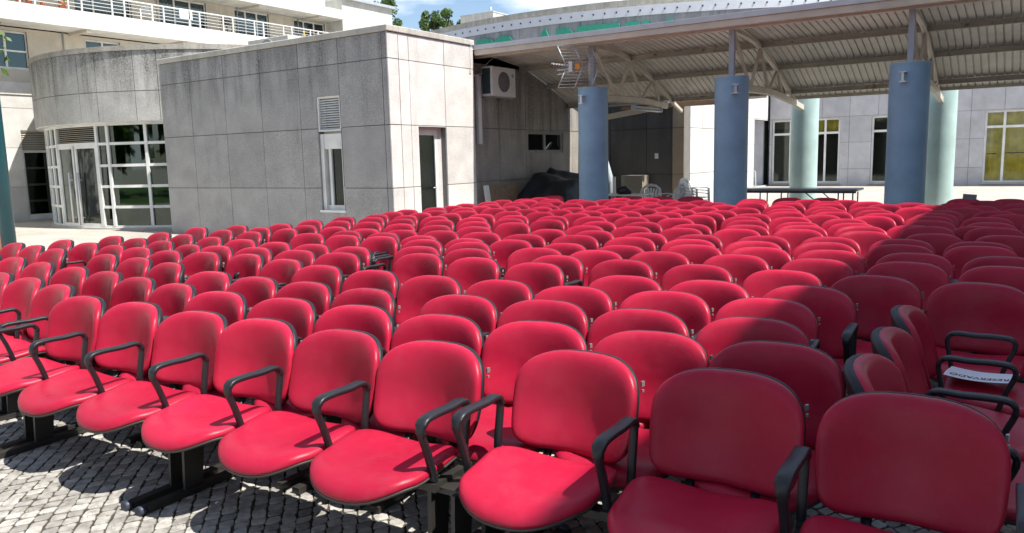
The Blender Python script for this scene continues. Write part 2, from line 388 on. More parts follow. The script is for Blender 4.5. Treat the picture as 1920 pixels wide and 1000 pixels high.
# ------------------------------------------------------------------ mesh helpers
ORG = {}
class MB:
    def __init__(s):
        s.v = []; s.f = []; s.sm = []
    def add(s, vs, fs, smooth=False):
        o = len(s.v)
        s.v += [tuple(v) for v in vs]
        s.f += [tuple(i+o for i in f) for f in fs]
        s.sm += [smooth]*len(fs)
        return s
    def box(s, x0, x1, y0, y1, z0, z1):
        vs = [(x, y, z) for z in (z0, z1) for y in (y0, y1) for x in (x0, x1)]
        return s.add(vs, [(0, 2, 3, 1), (4, 5, 7, 6), (0, 1, 5, 4), (2, 6, 7, 3), (0, 4, 6, 2), (1, 3, 7, 5)])
    def obox(s, c, ax, ay, az, hx, hy, hz):
        c = Vector(c); ax = Vector(ax).normalized(); ay = Vector(ay).normalized(); az = Vector(az).normalized()
        vs = [c+ax*hx*i+ay*hy*j+az*hz*k for k in (-1, 1) for j in (-1, 1) for i in (-1, 1)]
        return s.add(vs, [(0, 2, 3, 1), (4, 5, 7, 6), (0, 1, 5, 4), (2, 6, 7, 3), (0, 4, 6, 2), (1, 3, 7, 5)])
    def bar(s, a, b, w, h, up=(0, 0, 1)):
        a = Vector(a); b = Vector(b); d = (b-a)
        L = d.length; d.normalize()
        u = Vector(up)
        sx = d.cross(u)
        if sx.length < 1e-4: sx = d.cross(Vector((1, 0, 0)))
        sx.normalize(); uu = sx.cross(d)
        return s.obox((a+b)/2, d, sx, uu, L/2, w/2, h/2)
    def tube(s, pts, r, n=8, cap=True, smooth=True, sq=None, refx=None):
        """sweep a round (or rounded-rect, sq=(hw,hh)) section along pts; r may be a list"""
        pts = [Vector(p) for p in pts]
        k = len(pts); rr = r if isinstance(r, (list, tuple)) else [r]*k
        rings = []; prev = None
        for i, p in enumerate(pts):
            t = (pts[min(i+1, k-1)]-pts[max(i-1, 0)]).normalized()
            if refx is not None: sx = Vector(refx)-t*t.dot(Vector(refx)); sx.normalize()
            else:
                ref = prev if prev is not None else (Vector((0, 0, 1)) if abs(t.z) < 0.9 else Vector((1, 0, 0)))
                sx = ref-t*t.dot(ref); sx.normalize()
            prev = sx
            sy = t.cross(sx)
            ring = []
            for j in range(n):
                a = 2*math.pi*(j+0.5)/n
                ca, sa = math.cos(a), math.sin(a)
                if sq:
                    q = 2/4.5
                    hx, hy = (sq(i/(k-1)) if callable(sq) else sq)
                    ring.append(p+sx*hx*math.copysign(abs(ca)**q, ca)+sy*hy*math.copysign(abs(sa)**q, sa))
                else: ring.append(p+sx*rr[i]*ca+sy*rr[i]*sa)
            rings.append(ring)
        vs = [v for r_ in rings for v in r_]
        fs = [(i*n+j, i*n+(j+1) % n, (i+1)*n+(j+1) % n, (i+1)*n+j) for i in range(k-1) for j in range(n)]
        s.add(vs, fs, smooth)
        if cap:
            o = len(s.v)-len(vs)
            s.f += [tuple(o+q for q in range(n-1, -1, -1)), tuple(o+(k-1)*n+j for j in range(n))]
            s.sm += [False, False]
        return s
    def cyl(s, c, r, z0, z1, n=40, smooth=True):
        s.tube([(c[0], c[1], z0), (c[0], c[1], z1)], r, n, False, smooth)
        for z in (z0, z1): s.add([(c[0]+r*math.cos(2*math.pi*(j+.5)/n), c[1]+r*math.sin(2*math.pi*(j+.5)/n), z) for j in range(n)], [tuple(range(n))])
        return s
    def prism_x(s, x0, x1, prof):
        """profile polygon in (y,z) pushed along x"""
        n = len(prof)
        vs = [(x0, y, z) for y, z in prof]+[(x1, y, z) for y, z in prof]
        return s.add(vs, [tuple(range(n-1, -1, -1)), tuple(range(n, 2*n))]+[(i, (i+1) % n, n+(i+1) % n, n+i) for i in range(n)])

def link(name, me, parent=None, loc=None):
    o = bpy.data.objects.new(name, me)
    COL.objects.link(o)
    if parent is not None: o.parent = parent
    if loc is not None: o.location = loc
    return o

def build(name, mb, mat, parent=None, smooth=None, bevel=0, origin=None):
    """one mesh object; coordinates in mb are world coordinates"""
    if parent is not None: org = ORG[parent]
    elif origin is not None: org = Vector(origin)
    else: org = Vector((0, 0, 0))
    me = bpy.data.meshes.new(name)
    me.from_pydata([(Vector(v)-org)[:] for v in mb.v], [], mb.f)
    me.polygons.foreach_set('use_smooth', mb.sm if smooth is None else [smooth]*len(mb.f))
    me.materials.append(mat)
    bm = bmesh.new(); bm.from_mesh(me)
    bmesh.ops.recalc_face_normals(bm, faces=bm.faces)
    if bevel:
        bmesh.ops.bevel(bm, geom=[e for e in bm.edges if e.calc_face_angle(0) > 0.6], offset=bevel, segments=1, affect='EDGES', profile=0.5)
    bm.to_mesh(me); bm.free()
    o = link(name, me, parent)
    if parent is None: o.location = org
    ORG[o] = org
    return o

def tag(o, label=None, cat=None, group=None, kind=None):
    if label: o['label'] = label
    if cat: o['category'] = cat
    if group: o['group'] = group
    if kind: o['kind'] = kind
    return o

def thing(name, loc, label, cat, group=None):
    o = bpy.data.objects.new(name, None)
    o.empty_display_size = 0.2
    COL.objects.link(o); o.location = loc
    ORG[o] = Vector(loc)
    return tag(o, label, cat, group)

def cut(rect, holes):
    rects = [rect]
    for h in holes:
        new = []
        for (a, b, c, d) in rects:
            x0, x1, z0, z1 = max(a, h[0]), min(b, h[1]), max(c, h[2]), min(d, h[3])
            if x1 <= x0 or z1 <= z0: new.append((a, b, c, d)); continue
            if a < x0: new.append((a, x0, c, d))
            if x1 < b: new.append((x1, b, c, d))
            if c < z0: new.append((x0, x1, c, z0))
            if z1 < d: new.append((x0, x1, z1, d))
        rects = new
    return rects

def facade(parent, P0, u, nrm, us, zs, holes, mat, thick=0.3, proud=0.03, gap=0.013, core=True, name='wall_panel', cladding=True):
    """cladding panels u x z on plane through P0; each panel its own object, recessed joints, real openings"""
    P0 = Vector(P0); u = Vector(u).normalized(); nr = Vector(nrm).normalized()
    def slab(rects, d0, d1, shrink=0):
        mb = MB()
        for (a, b, c, d) in rects:
            ctr = P0+u*((a+b)/2)+Vector((0, 0, (c+d)/2))+nr*((d0+d1)/2)
            mb.obox(ctr, u, nr, (0, 0, 1), (b-a)/2-shrink, (d1-d0)/2, (d-c)/2-shrink)
        return mb
    if core:
        build('wall', slab(cut((us[0], us[-1], zs[0], zs[-1]), holes), -thick, -proud), JOINT, parent)
    if cladding:
        for i in range(len(us)-1):
            for j in range(len(zs)-1):
                g = gap/2
                cell = (us[i]+g, us[i+1]-g, zs[j]+(g if j else 0.0), zs[j+1]-g)
                rs = cut(cell, holes)
                if not rs: continue
                dev = random.uniform(-0.0025, 0.0025)
                if len(rs) == 2 and not (rs[0][0] <= rs[1][1] and rs[1][0] <= rs[0][1] and rs[0][2] <= rs[1][3] and rs[1][2] <= rs[0][3]):
                    for q in rs: build(name, slab([q], -proud-0.001, dev), mat, parent)
                else: build(name, slab(rs, -proud-0.001, dev), mat, parent)

def text_mesh(txt, size, extr, bold=0.0):
    cu = bpy.data.curves.new('text', 'FONT')
    cu.body = txt; cu.size = size; cu.extrude = extr; cu.offset = bold; cu.resolution_u = 3
    o = bpy.data.objects.new('text', cu); COL.objects.link(o)
    bpy.context.view_layer.update()
    dg = bpy.context.evaluated_depsgraph_get()
    me = bpy.data.meshes.new_from_object(o.evaluated_get(dg))
    bpy.data.objects.remove(o); bpy.data.curves.remove(cu)
    return me

# ------------------------------------------------------------------ ground
GX0, GX1, GY0, GY1 = -8.6, 1.4, 0.35, 5.6
mb = MB()
BIG = 700
for (a, b, c, d) in ((-BIG, GX0, -BIG, BIG), (GX1, BIG, -BIG, BIG), (GX0, GX1, -BIG, GY0), (GX0, GX1, GY1, BIG)):
    mb.add([(a, c, 0), (b, c, 0), (b, d, 0), (a, d, 0)], [(0, 1, 2, 3)])
for (a, b) in (((GX0, GY0), (GX1, GY0)), ((GX1, GY0), (GX1, GY1)), ((GX1, GY1), (GX0, GY1)), ((GX0, GY1), (GX0, GY0))):
    mb.add([(a[0], a[1], 0), (b[0], b[1], 0), (b[0], b[1], -0.03), (a[0], a[1], -0.03)], [(0, 1, 2, 3)])
ground = build('ground', mb, PAVING); tag(ground, 'pale limestone sett paving around the seating', kind='structure')
mb = MB(); mb.add([(GX0, GY0, -0.0065), (GX1, GY0, -0.0065), (GX1, GY1, -0.0065), (GX0, GY1, -0.0065)], [(0, 1, 2, 3)])
bed = build('joint_bed', mb, BED, ground)

# individual setts, laid in diagonal courses
E1 = (math.cos(R(137)), math.sin(R(137))); E2 = (math.cos(R(62)), math.sin(R(62)))
def sett_shape(rnd, w):
    h = w/2; q = rnd.uniform(.80, 1.14)
    c = [(-h*q, -h), (h*q, -h), (h*q, h), (-h*q, h)]
    c = [(x+rnd.uniform(-.006, .006), y+rnd.uniform(-.006, .006)) for x, y in c]
    c = [(a*E1[0]+b*E2[0], a*E1[1]+b*E2[1]) for a, b in c]
    # knock the corners off: eight-sided worn top
    o8 = []
    for i in range(4):
        a, b = c[i], c[(i+1) % 4]
        o8 += [(a[0]+(b[0]-a[0])*.12, a[1]+(b[1]-a[1])*.12), (a[0]+(b[0]-a[0])*.86, a[1]+(b[1]-a[1])*.86)]
    t = rnd.uniform(-0.002, 0.002)
    tops = [(x*.94, y*.94, t+rnd.uniform(-.0006, .0006)) for x, y in o8]
    mids = [(x, y, t-.0025) for x, y in o8]
    bots = [(x*.97, y*.97, -0.04) for x, y in o8]
    vs = tops+mids+bots
    fs = [tuple(range(8))]
    for k in range(2):
        for i in range(8):
            j = (i+1) % 8
            fs.append((8*k+i, 8*(k+1)+i, 8*(k+1)+j, 8*k+j))
    return vs, fs
def cam_px(x, y, z):
    d = Vector((x, y, z-1.59))
    f = d.dot(fwd)
    if f <= 0.1: return None
    return 960+1453*d.dot(rt)/f, 500+1453*d.dot(dn)/f, f
ang = R(54); ca, sa = math.cos(ang), math.sin(ang)
PT = 0.071
rnd = random.Random(3)
setts = []
for i in range(-155, 155):
    off = rnd.uniform(-.045, .045)
    for j in range(-155, 155):
        lx = i*PT+0.012*math.sin(j*0.31); ly = j*PT+off+0.010*math.sin(i*0.23)
        x = -3.6+ly*E1[0]+lx*E2[0]; y = 3+ly*E1[1]+lx*E2[1]
        if GX0+.05 < x < GX1-.05 and GY0+.05 < y < GY1-.05: setts.append((x, y))
def sc(s):
    p = cam_px(s[0], s[1], 0)
    if p is None or not (0 <= p[0] <= 1920 and 0 <= p[1] <= 1000): return -1
    # the open strip in front of the first row shows setts best
    vis = 1.0 if s[1] < 1.75 else 0.1
    return vis/p[2]
order = sorted(range(len(setts)), key=lambda k: -sc(setts[k]))
single = set(order[:300])
SETTS = []
for k in range(16):
    vs, fs = sett_shape(rnd, PT-0.0085)
    me = bpy.data.meshes.new('paving_stone'); me.from_pydata(vs, [], fs); me.materials.append(STONE)
    SETTS.append((me, vs, fs))
mass = MB()
for k, (x, y) in enumerate(setts):
    if sc((x, y)) < 0 and rnd.random() < 0.0: continue
    sh = SETTS[rnd.randrange(16)]
    rot = rnd.uniform(-.06, .06)+rnd.choice((0, math.pi))
    if k in single:
        o = link('paving_stone', sh[0], ground, (x, y, 0)); o.rotation_euler.z = rot
    else:
        c_, s_ = math.cos(rot), math.sin(rot)
        mass.add([(x+v[0]*c_-v[1]*s_, y+v[0]*s_+v[1]*c_, v[2]) for v in sh[1]], sh[2])
o = build('paving_stones', mass, STONE, ground); o['kind'] = 'stuff'
# tufts of weed in the joints
mb = MB()
for k in range(170):
    x, y = rnd.uniform(-5.2, -1.0), rnd.uniform(.9, 2.2)
    for q in range(rnd.randint(3, 7)):
        a = rnd.uniform(0, 6.28); h = rnd.uniform(.008, .028); w = .002
        bx, by = x+rnd.uniform(-.02, .02), y+rnd.uniform(-.02, .02)
        mb.add([(bx-w, by, -.01), (bx+w, by, -.01), (bx+math.cos(a)*h*.6, by+math.sin(a)*h*.6, h)], [(0, 1, 2)])
tag(build('weeds', mb, LEAF), 'sparse weeds in the paving joints', 'weeds', kind='stuff')
mb = MB()
for k in range(150):
    x, y = rnd.uniform(-5.5, .5), rnd.uniform(.8, 3.2)
    a = rnd.uniform(0, 6.28); L = rnd.uniform(.006, .02); w = L*rnd.uniform(.2, .6); z = .006
    dx, dy = math.cos(a), math.sin(a)
    mb.add([(x-dx*L, y-dy*L, z), (x+dy*w, y-dx*w, z+.004), (x+dx*L, y+dy*L, z+.002), (x-dy*w, y+dx*w, z+.003)], [(0, 1, 2, 3)])
tag(build('leaf_litter', mb, plain('dry_leaf', (.30, .20, .10), .9, var=.4)), 'dry leaf bits scattered on the paving', 'leaf litter', kind='stuff')
# lawn off to the left front (what the glazed entrance mirrors)
mb = MB(); mb.add([(-60, -40, .004), (-9.5, -40, .004), (-9.5, -4, .004), (-60, -4, .004)], [(0, 1, 2, 3)])
tag(build('lawn', mb, GRASS), 'lawn beyond the paved court', kind='structure')

# ------------------------------------------------------------------ annex (flat grey box with the narrow window and the door)
AX0, AX1, AY0, AY1 = -17.3, -10.05, 11.03, 13.7
ann = thing('annex_building', ((AX0+AX1)/2, 12.4, 0), 'low flat grey aggregate-panelled annex with narrow louvred window and green glass door', 'building')
ZS = [0, 1.09, 2.28, 3.5, 3.98]
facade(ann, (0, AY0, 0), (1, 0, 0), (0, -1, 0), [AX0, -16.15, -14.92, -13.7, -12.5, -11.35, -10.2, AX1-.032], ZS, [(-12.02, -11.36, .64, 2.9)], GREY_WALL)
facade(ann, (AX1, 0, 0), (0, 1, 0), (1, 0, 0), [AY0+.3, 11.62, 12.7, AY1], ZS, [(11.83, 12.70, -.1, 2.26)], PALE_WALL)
for j in range(4):
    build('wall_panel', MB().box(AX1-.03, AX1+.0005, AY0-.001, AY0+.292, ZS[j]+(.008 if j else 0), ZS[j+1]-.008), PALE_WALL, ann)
mb = MB(); mb.box(AX0+.05, AX0+.3, AY0+.3, AY1+3, 0, 3.98); mb.box(AX0+.3, AX1-.3, AY0+.32, AY1+3, 3.7, 3.9); mb.box(AX0+.3, AX1-1.2, AY1-.3, AY1, 0, 3.7)
build('roof_slab', mb, JOINT, ann)
mb = MB(); mb.box(AX0-.03, AX1+.03, AY0-.03, AY0+.30, 3.985, 4.10); mb.box(AX1-.30, AX1+.03, AY0+.302, AY1+.02, 3.985, 4.10); mb.box(AX0-.03, AX0+.25, AY0+.302, AY1+3, 3.985, 4.10)
build('coping', mb, COPING, ann, bevel=.012)
mb = MB(); mb.box(AX1-.055, AX1-.05, 0, 0, 0, 0)
# narrow window
w = build('window', MB().box(-12.02, -11.36, AY0+.16, AY0+.20, 2.17, 2.22).box(-12.02, -11.93, AY0+.05, AY0+.20, .64, 2.17).box(-11.42, -11.36, AY0+.10, AY0+.20, .64, 2.17).box(-11.93, -11.42, AY0+.10, AY0+.20, .64, .74).box(-11.86, -11.79, AY0+.11, AY0+.20, .74, 1.87).box(-11.49, -11.42, AY0+.11, AY0+.20, .74, 1.87), WHITE_FRAME, ann)
build('roller_box', MB().box(-11.93, -11.42, AY0+.07, AY0+.2, 1.87, 2.17), WHITE_FRAME, w)
build('pane', MB().box(-11.79, -11.49, AY0+.15, AY0+.16, .74, 1.87), GLASS_DOOR, w)
build('sill', MB().box(-12.05, -11.33, AY0-.03, AY0+.12, .60, .645), WHITE_FRAME, w)
cm = MB()
for k in range(13):
    x = -11.80+.025*k; cm.add([(x, AY0+.24+.012*(k % 2), .7), (x, AY0+.24+.012*(k % 2), 1.9), (x+.025, AY0+.24+.012*((k+1) % 2), 1.9), (x+.025, AY0+.24+.012*((k+1) % 2), .7)], [(0, 1, 2, 3)])
build('curtain', MB().add(cm.v[:24], cm.f[:6]), CURTAIN_T, w)
build('dark_room', MB().box(-12.1, -11.3, AY0+.36, AY0+.40, .5, 3.0), ROOM, w)
lv = build('louvre_frame', MB().box(-12.02, -11.98, AY0+.02, AY0+.2, 2.22, 2.90).box(-11.40, -11.36, AY0+.02, AY0+.2, 2.22, 2.90).box(-11.98, -11.40, AY0+.02, AY0+.2, 2.865, 2.90).box(-11.98, -11.40, AY0+.02, AY0+.2, 2.22, 2.25), WHITE_FRAME, ann)
for k in range(13):
    z = 2.275+k*.0465
    build('slat', MB().obox((-11.69, AY0+.07, z), (1, 0, 0), (0, .8, .6), (0, -.6, .8), .288, .024, .004), WHITE_FRAME, lv)
# door recess on the sunlit side
d = build('door', MB().box(AX1-.20, AX1-.14, 11.83, 11.90, 0, 2.20).box(AX1-.20, AX1-.14, 12.48, 12.56, 0, 2.20).box(AX1-.20, AX1-.14, 11.90, 12.48, 2.10, 2.20).box(AX1-.20, AX1-.14, 11.90, 12.48, 0, .10), WHITE_FRAME, ann)
build('pane', MB().box(AX1-.175, AX1-.165, 11.90, 12.48, .1, 2.1), GLASS_DOOR, d)
build('inner_curtain', MB().box(AX1-.42, AX1-.40, 11.85, 12.55, .05, 2.2), plain('dark_green_drape', (.02, .075, .055), .8), d)
build('handle', MB().tube([(AX1-.14, 12.44, 1.04), (AX1-.09, 12.44, 1.04), (AX1-.09, 12.33, 1.04)], .011, 8), ALU, d)
build('reveal', MB().box(AX1-.24, AX1-.14, 12.56, 12.70, 0, 2.26).box(AX1-.24, AX1-.14, 11.83, 12.56, 2.20, 2.26), PALE_WALL, ann)
build('dark_room', MB().box(AX1-1.2, AX1-1.15, 11.5, 13.2, 0, 2.6), ROOM, d)

# ------------------------------------------------------------------ set-back wing below the canopy
RX = -10.35
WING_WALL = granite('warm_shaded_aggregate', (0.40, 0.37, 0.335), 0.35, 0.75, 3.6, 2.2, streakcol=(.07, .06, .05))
def roofz(y):
    P = [(13.4, 3.93), (14.2, 3.91), (15.0, 3.87), (15.9, 3.77), (16.55, 3.63), (17.2, 3.43), (17.8, 3.19), (18.3, 2.99), (18.75, 2.83), (19.4, 2.62)]
    if y <= P[0][0]: return P[0][1]
    for a, b in zip(P, P[1:]):
        if y <= b[0]: return a[1]+(b[1]-a[1])*(y-a[0])/(b[0]-a[0])
    return P[-1][1]
wing = thing('recessed_wing', (RX-1.5, 16.5, 0), 'shaded stained panel wall under the canopy with small two-pane high window', 'building')
ys = [AY1, 15.05, 16.2, 17.37, 18.5, 19.3]
hol = [(16.3, 18.02, 1.72, 2.24)]
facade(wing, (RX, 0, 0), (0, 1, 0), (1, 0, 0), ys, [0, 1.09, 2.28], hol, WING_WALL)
for a, b in zip(ys, ys[1:]):
    n = 4; top = [(a+.008+(b-a-.016)*k/n) for k in range(n+1)]
    prof = [(a+.008, 2.288), (b-.008, 2.288)]+[(y, roofz(y)-.003) for y in reversed(top)]
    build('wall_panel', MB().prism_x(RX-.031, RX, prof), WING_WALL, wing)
    prof = [(a, 2.28), (b, 2.28)]+[(y, roofz(y)+.02) for y in reversed(top)]
    build('wall', MB().prism_x(RX-.3, RX-.03, prof), JOINT, wing)
w = build('window', MB().box(RX-.10, RX-.04, 16.3, 18.02, 2.18, 2.24).box(RX-.10, RX-.04, 16.3, 18.02, 1.72, 1.79).box(RX-.10, RX-.04, 16.3, 16.36, 1.79, 2.18).box(RX-.10, RX-.04, 17.96, 18.02, 1.79, 2.18).box(RX-.10, RX-.04, 17.10, 17.19, 1.79, 2.18), plain('grey_alu_frame', (.3, .29, .27), .5), wing)
build('pane', MB().box(RX-.08, RX-.07, 16.36, 17.10, 1.79, 2.18), GLASS_DARK, w)
build('pane', MB().box(RX-.08, RX-.07, 17.19, 17.96, 1.79, 2.18), GLASS_DARK, w)
build('dark_room', MB().box(RX-.32, RX-.30, 16.1, 18.2, 1.5, 2.4), ROOM, w)
build('return_wall', MB().box(RX-.3, AX1-.02, AY1-.02, AY1-.001, 0, 3.95), GREY_WALL, wing)

# block closing the back of the covered bay
blk = thing('back_block', (-8.9, 20.5, 0), 'dark shaded block closing the bay, its far side sunlit cream panels', 'building')
DARK_WALL = granite('shade_dark_aggregate', (0.11, 0.105, 0.10), 0.35, 0.6, 3.0, 2.5, streakcol=(.04, .04, .04))  # shade of the covered bay put into the base colour, streaks on top
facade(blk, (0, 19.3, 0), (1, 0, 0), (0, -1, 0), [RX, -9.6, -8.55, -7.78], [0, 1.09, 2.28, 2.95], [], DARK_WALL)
PIL = granite('brownish_pilaster', (0.36, 0.29, 0.21), 0.15, 0.4, 3.0, 2.5, streakcol=(.15, .11, .08))
facade(blk, (0, 19.18, 0), (1, 0, 0), (0, -1, 0), [-7.77, -7.45], [0, 1.09, 2.28, 2.95], [], PIL, thick=.4)
facade(blk, (-7.45, 0, 0), (0, 1, 0), (1, 0, 0), [19.6, 20.5, 21.7, 22.9], [0, 1.09, 2.28, 3.5], [], PALE_WALL)
build('roof_slab', MB().box(-12, -7.76, 19.61, 22.9, 2.96, 3.45), JOINT, blk)
sg = build('sign_board', MB().box(-9.2, -6.1, 19.12, 19.17, 2.80, 3.02), plain('brown_sign_board', (.26, .15, .08), .6, var=.2), blk)
t_me = text_mesh('CENTRO DE APOIO A', .17, .004, .004)
t_me.materials.append(INK)
o = link('lettering', t_me, sg)
o.location = Vector((-8.58, 19.115, 2.875)); o.rotation_euler = (R(90), 0, 0)
# ladder-like soffit plank beyond the board
build('soffit_beam', MB().bar((-6.1, 19.1, 2.91), (-5.35, 19.1, 2.93), .12, .08), ROOF_STEEL, blk)
tag(build('switch_plate', MB().box(-8.30, -8.20, 19.27, 19.299, 1.50, 1.64), WHITE_P), 'small white box fixed on the dark wall', 'socket box')

# ------------------------------------------------------------------ canopy
CXR = 3.85
can = thing('canopy', (-3.5, 16.5, 0), 'beige corrugated steel canopy curving down to the back on steel trusses', 'canopy')
PY = [13.78+.3094*k for k in range(17)]
mb = MB()
xs = []; x = -10.34
while x < CXR:
    for dx, dz in ((0, 0), (.008, .03), (.022, .03), (.030, 0)): xs.append((x+dx, dz))
    x += .127
vs = []
for y in PY:
    for (x, dz) in xs: vs.append((x, y, roofz(y)+dz))
nx = len(xs); fs = [(i*nx+j, i*nx+j+1, (i+1)*nx+j+1, (i+1)*nx+j) for i in range(len(PY)-1) for j in range(nx-1) if i < 15 or xs[j][0] > -4.7]
mb.add(vs, fs, False)
o = build('roof_sheet', mb, ROOF_SHEET, can)
sd = o.modifiers.new('thickness', 'SOLIDIFY'); sd.thickness = .004; sd.offset = 1
YE = PY[-1]
for yy, hh in ((15.95, .10), (17.2, .10), (18.3, .10)):
    z = roofz(yy)-.065
    build('purlin', MB().box(-10.33, CXR, yy-.03, yy+.03, z-hh/2, z+hh/2).box(-10.33, CXR, yy-.06, yy-.03, z-hh/2, z-hh/2+.012), RUSTY, can)
build('purlin', MB().box(-10.33, CXR, 14.14, 14.24, 3.79, 3.895), ROOF_STEEL, can)
build('edge_trim', MB().box(-4.7, CXR, YE-.02, YE+.0, roofz(YE)-.06, roofz(YE)+.05), ROOF_STEEL, can)
build('gutter', MB().box(-10.04, CXR, 13.705, 13.80, 3.90, 3.99).box(-10.04, CXR, 13.715, 13.79, 3.99, 3.997), GUTTER, can)
build('fascia', MB().box(-10.04, CXR, 13.74, 13.83, 3.79, 3.897), ROOF_STEEL, can)
def curve_beam(pts, w, h, n=14):
    # pts (y,z) smoothed
    out = []
    for k in range(len(pts)-1):
        p0 = pts[max(k-1, 0)]; p1 = pts[k]; p2 = pts[k+1]; p3 = pts[min(k+2, len(pts)-1)]
        for q in range(5):
            t = q/5
            out.append(tuple(.5*((2*p1[i])+(-p0[i]+p2[i])*t+(2*p0[i]-5*p1[i]+4*p2[i]-p3[i])*t*t+(-p0[i]+3*p1[i]-3*p2[i]+p3[i])*t**3) for i in (0, 1)))
    out.append(pts[-1]); return out
CXS = (-7.45, -4.62, -1.72, 1.15)
for ci, cx in enumerate(CXS):
    tr = build('truss', MB().tube([(cx, y, z) for y, z in curve_beam([(14.22, 3.80), (15.2, 3.76), (15.95, 3.66), (17.2, 3.31), (18.3, 2.90), (18.95, 2.68)], 0, 0)], .05, 6, True, False, sq=(.045, .05), refx=(1, 0, 0)), ROOF_STEEL, can)
    end = 18.0 if ci == 0 else 19.45
    bc = [(14.45, 2.76), (15.3, 2.80), (16.6, 2.82), (17.6, 2.78), (18.0, 2.765)] if ci == 0 else [(14.45, 2.76), (15.3, 2.81), (16.6, 2.83), (17.8, 2.77), (18.7, 2.70), (19.45, 2.62)]
    build('chord', MB().tube([(cx, y, z) for y, z in curve_beam(bc, 0, 0)], .05, 6, True, False, sq=(.05, .075), refx=(1, 0, 0)), ROOF_STEEL, tr)
    for (a, b) in (((14.30, 3.74), (15.28, 2.86)), ((15.34, 2.86), (15.93, 3.62)), ((15.97, 3.62), (16.52, 2.88)), ((16.60, 2.88), (17.16, 3.28)), ((17.22, 3.27), (17.55, 2.85)), ((17.75, 2.85), (18.2, 2.90))):
        build('web_strut', MB().bar((cx, a[0], a[1]), (cx, b[0], b[1]), .05, .05, (1, 0, 0)), ROOF_STEEL, tr)
    build('post', MB().box(cx-.045, cx+.045, 14.15, 14.25, 2.97, 3.79), painted('post_paint_%d' % ci, (.34, .36, .42), (.3, .25, .2), .5, .7), tr)
build('wall_beam', MB().tube([(-9.9, 19.0, 3.0), (-7.8, 19.0, 3.0)], .105, 16), BLUE_COL, can)
build('strut_beam', MB().bar((-9.0, 17.3, 2.50), (-7.5, 17.6, 2.72), .07, .13), ROOF_STEEL, can)
fl = thing('fluorescent_light', (-7.45, 16.9, 2.6), 'twin-tube fluorescent batten hung under the left truss chord', 'light fitting')
build('housing', MB().box(-7.48, -7.42, 16.15, 17.65, 2.645, 2.69).box(-7.5, -7.40, 16.1, 16.16, 2.60, 2.70).box(-7.5, -7.40, 17.6, 17.66, 2.60, 2.70), GREY_P, fl)
for dx in (-.035, .035):
    build('tube', MB().tube([(-7.45+dx, 16.17, 2.61), (-7.45+dx, 17.6, 2.61)], .015, 8), WHITE_P, fl)

colnames = ('first from the left, below the aerial', 'second from the left, right of stacked chairs', 'third from the left, widest and nearest', 'at the far right of the canopy')
for ci, cx in enumerate(CXS):
    c = thing('blue_column', (cx, 14.2, 0), 'thick round blue front column of the canopy, '+colnames[ci], 'column', 'blue columns along the canopy front')
    build('shaft', MB().cyl((cx, 14.2), .30, 0, 2.95, 56), BLUE_COL, c)
    build('cap', MB().cyl((cx, 14.2), .296, 2.95, 2.962, 56, False), COPING, c)
    # steel bracket light facing the seats
    a = R(-62) if ci < 2 else R(-98)
    if ci == 0: a = R(-100)
    px, py = cx+.30*math.cos(a), 14.2+.30*math.sin(a)
    un = Vector((math.cos(a), math.sin(a), 0)); ut = Vector((-un.y, un.x, 0))
    f = thing('wall_lamp', (px, py, 2.6), 'white H-shaped bracket lamp on the blue column '+('below the aerial' if ci == 0 else 'right of the stacked chairs' if ci == 1 else 'nearest the camera' if ci == 2 else 'at far right'), 'wall lamp', 'bracket lamps on the blue columns')
    P = Vector((px, py, 2.72))
    build('flange', MB().obox(P+un*.05+Vector((0, 0, .075)), un, ut, (0, 0, 1), .06, .052, .007), WHITE_FRAME, f)
    build('flange', MB().obox(P+un*.05-Vector((0, 0, .075)), un, ut, (0, 0, 1), .06, .052, .007), WHITE_FRAME, f)
    build('web', MB().obox(P+un*.045, un, ut, (0, 0, 1), .05, .02, .068), ALU, f)
for ci, (cx, cy) in enumerate(((-4.62, 19.72), (-1.74, 19.72), (1.15, 19.72))):
    c = thing('mint_column', (cx, cy, 0), ('pale mint rear column between the tall windows' if ci == 0 else 'pale mint rear column partly behind the nearest blue column' if ci == 1 else 'pale mint rear column at far right'), 'column', 'mint columns along the canopy back')
    build('shaft', MB().cyl((cx, cy), .315, 0, 3.05, 56), MINT_COL, c)

# aerial strapped to the first post
an = thing('tv_aerial', (-7.45, 14.0, 2.95), 'grid-reflector television aerial strapped above the first blue column', 'aerial')
ax = Vector((-.80, -.50, .03)).normalized(); side = Vector((ax.y, -ax.x, 0)).normalized()
C0 = Vector((-7.52, 13.90, 3.36)); gs = Vector((.80, .60, 0))
build('mast', MB().tube([(-7.45, 14.06, 2.95), (-7.45, 14.06, 3.74)], .016, 8), ALU, an)
for sgn in (1, -1):
    mbx = MB()
    a0 = C0+Vector((0, 0, .03*sgn)); up = Vector((-ax.x*-.35, -ax.y*-.35, 0))*-1
    tip = a0+Vector((0, 0, .37*sgn))+ax*.16
    for k in range(7):
        p = a0.lerp(tip, k/6)
        mbx.tube([p-gs*.33, p+gs*.33], .006, 5)
    for q in (-.33, 0, .33): mbx.tube([a0+gs*q, tip+gs*q], .010, 5)
    build('reflector_grid', mbx, ALU, an)
build('boom', MB().tube([C0-ax*.04, C0+ax*.62+Vector((0, 0, .06))], .012, 6), ALU, an)
for k in range(7):
    p = C0+ax*(.24+.055*k)+Vector((0, 0, .06*(.24+.055*k)/.62))
    build('director', MB().tube([p-side*.055-Vector((0, 0, .03)), p+side*.055+Vector((0, 0, .03))], .005, 5), ALU, an)
for q in (-.06, -.13): build('lower_boom', MB().tube([C0+ax*.05+Vector((0, 0, q*.6)), C0+ax*.5+Vector((0, 0, q*1.2))], .010, 6), ALU, an)
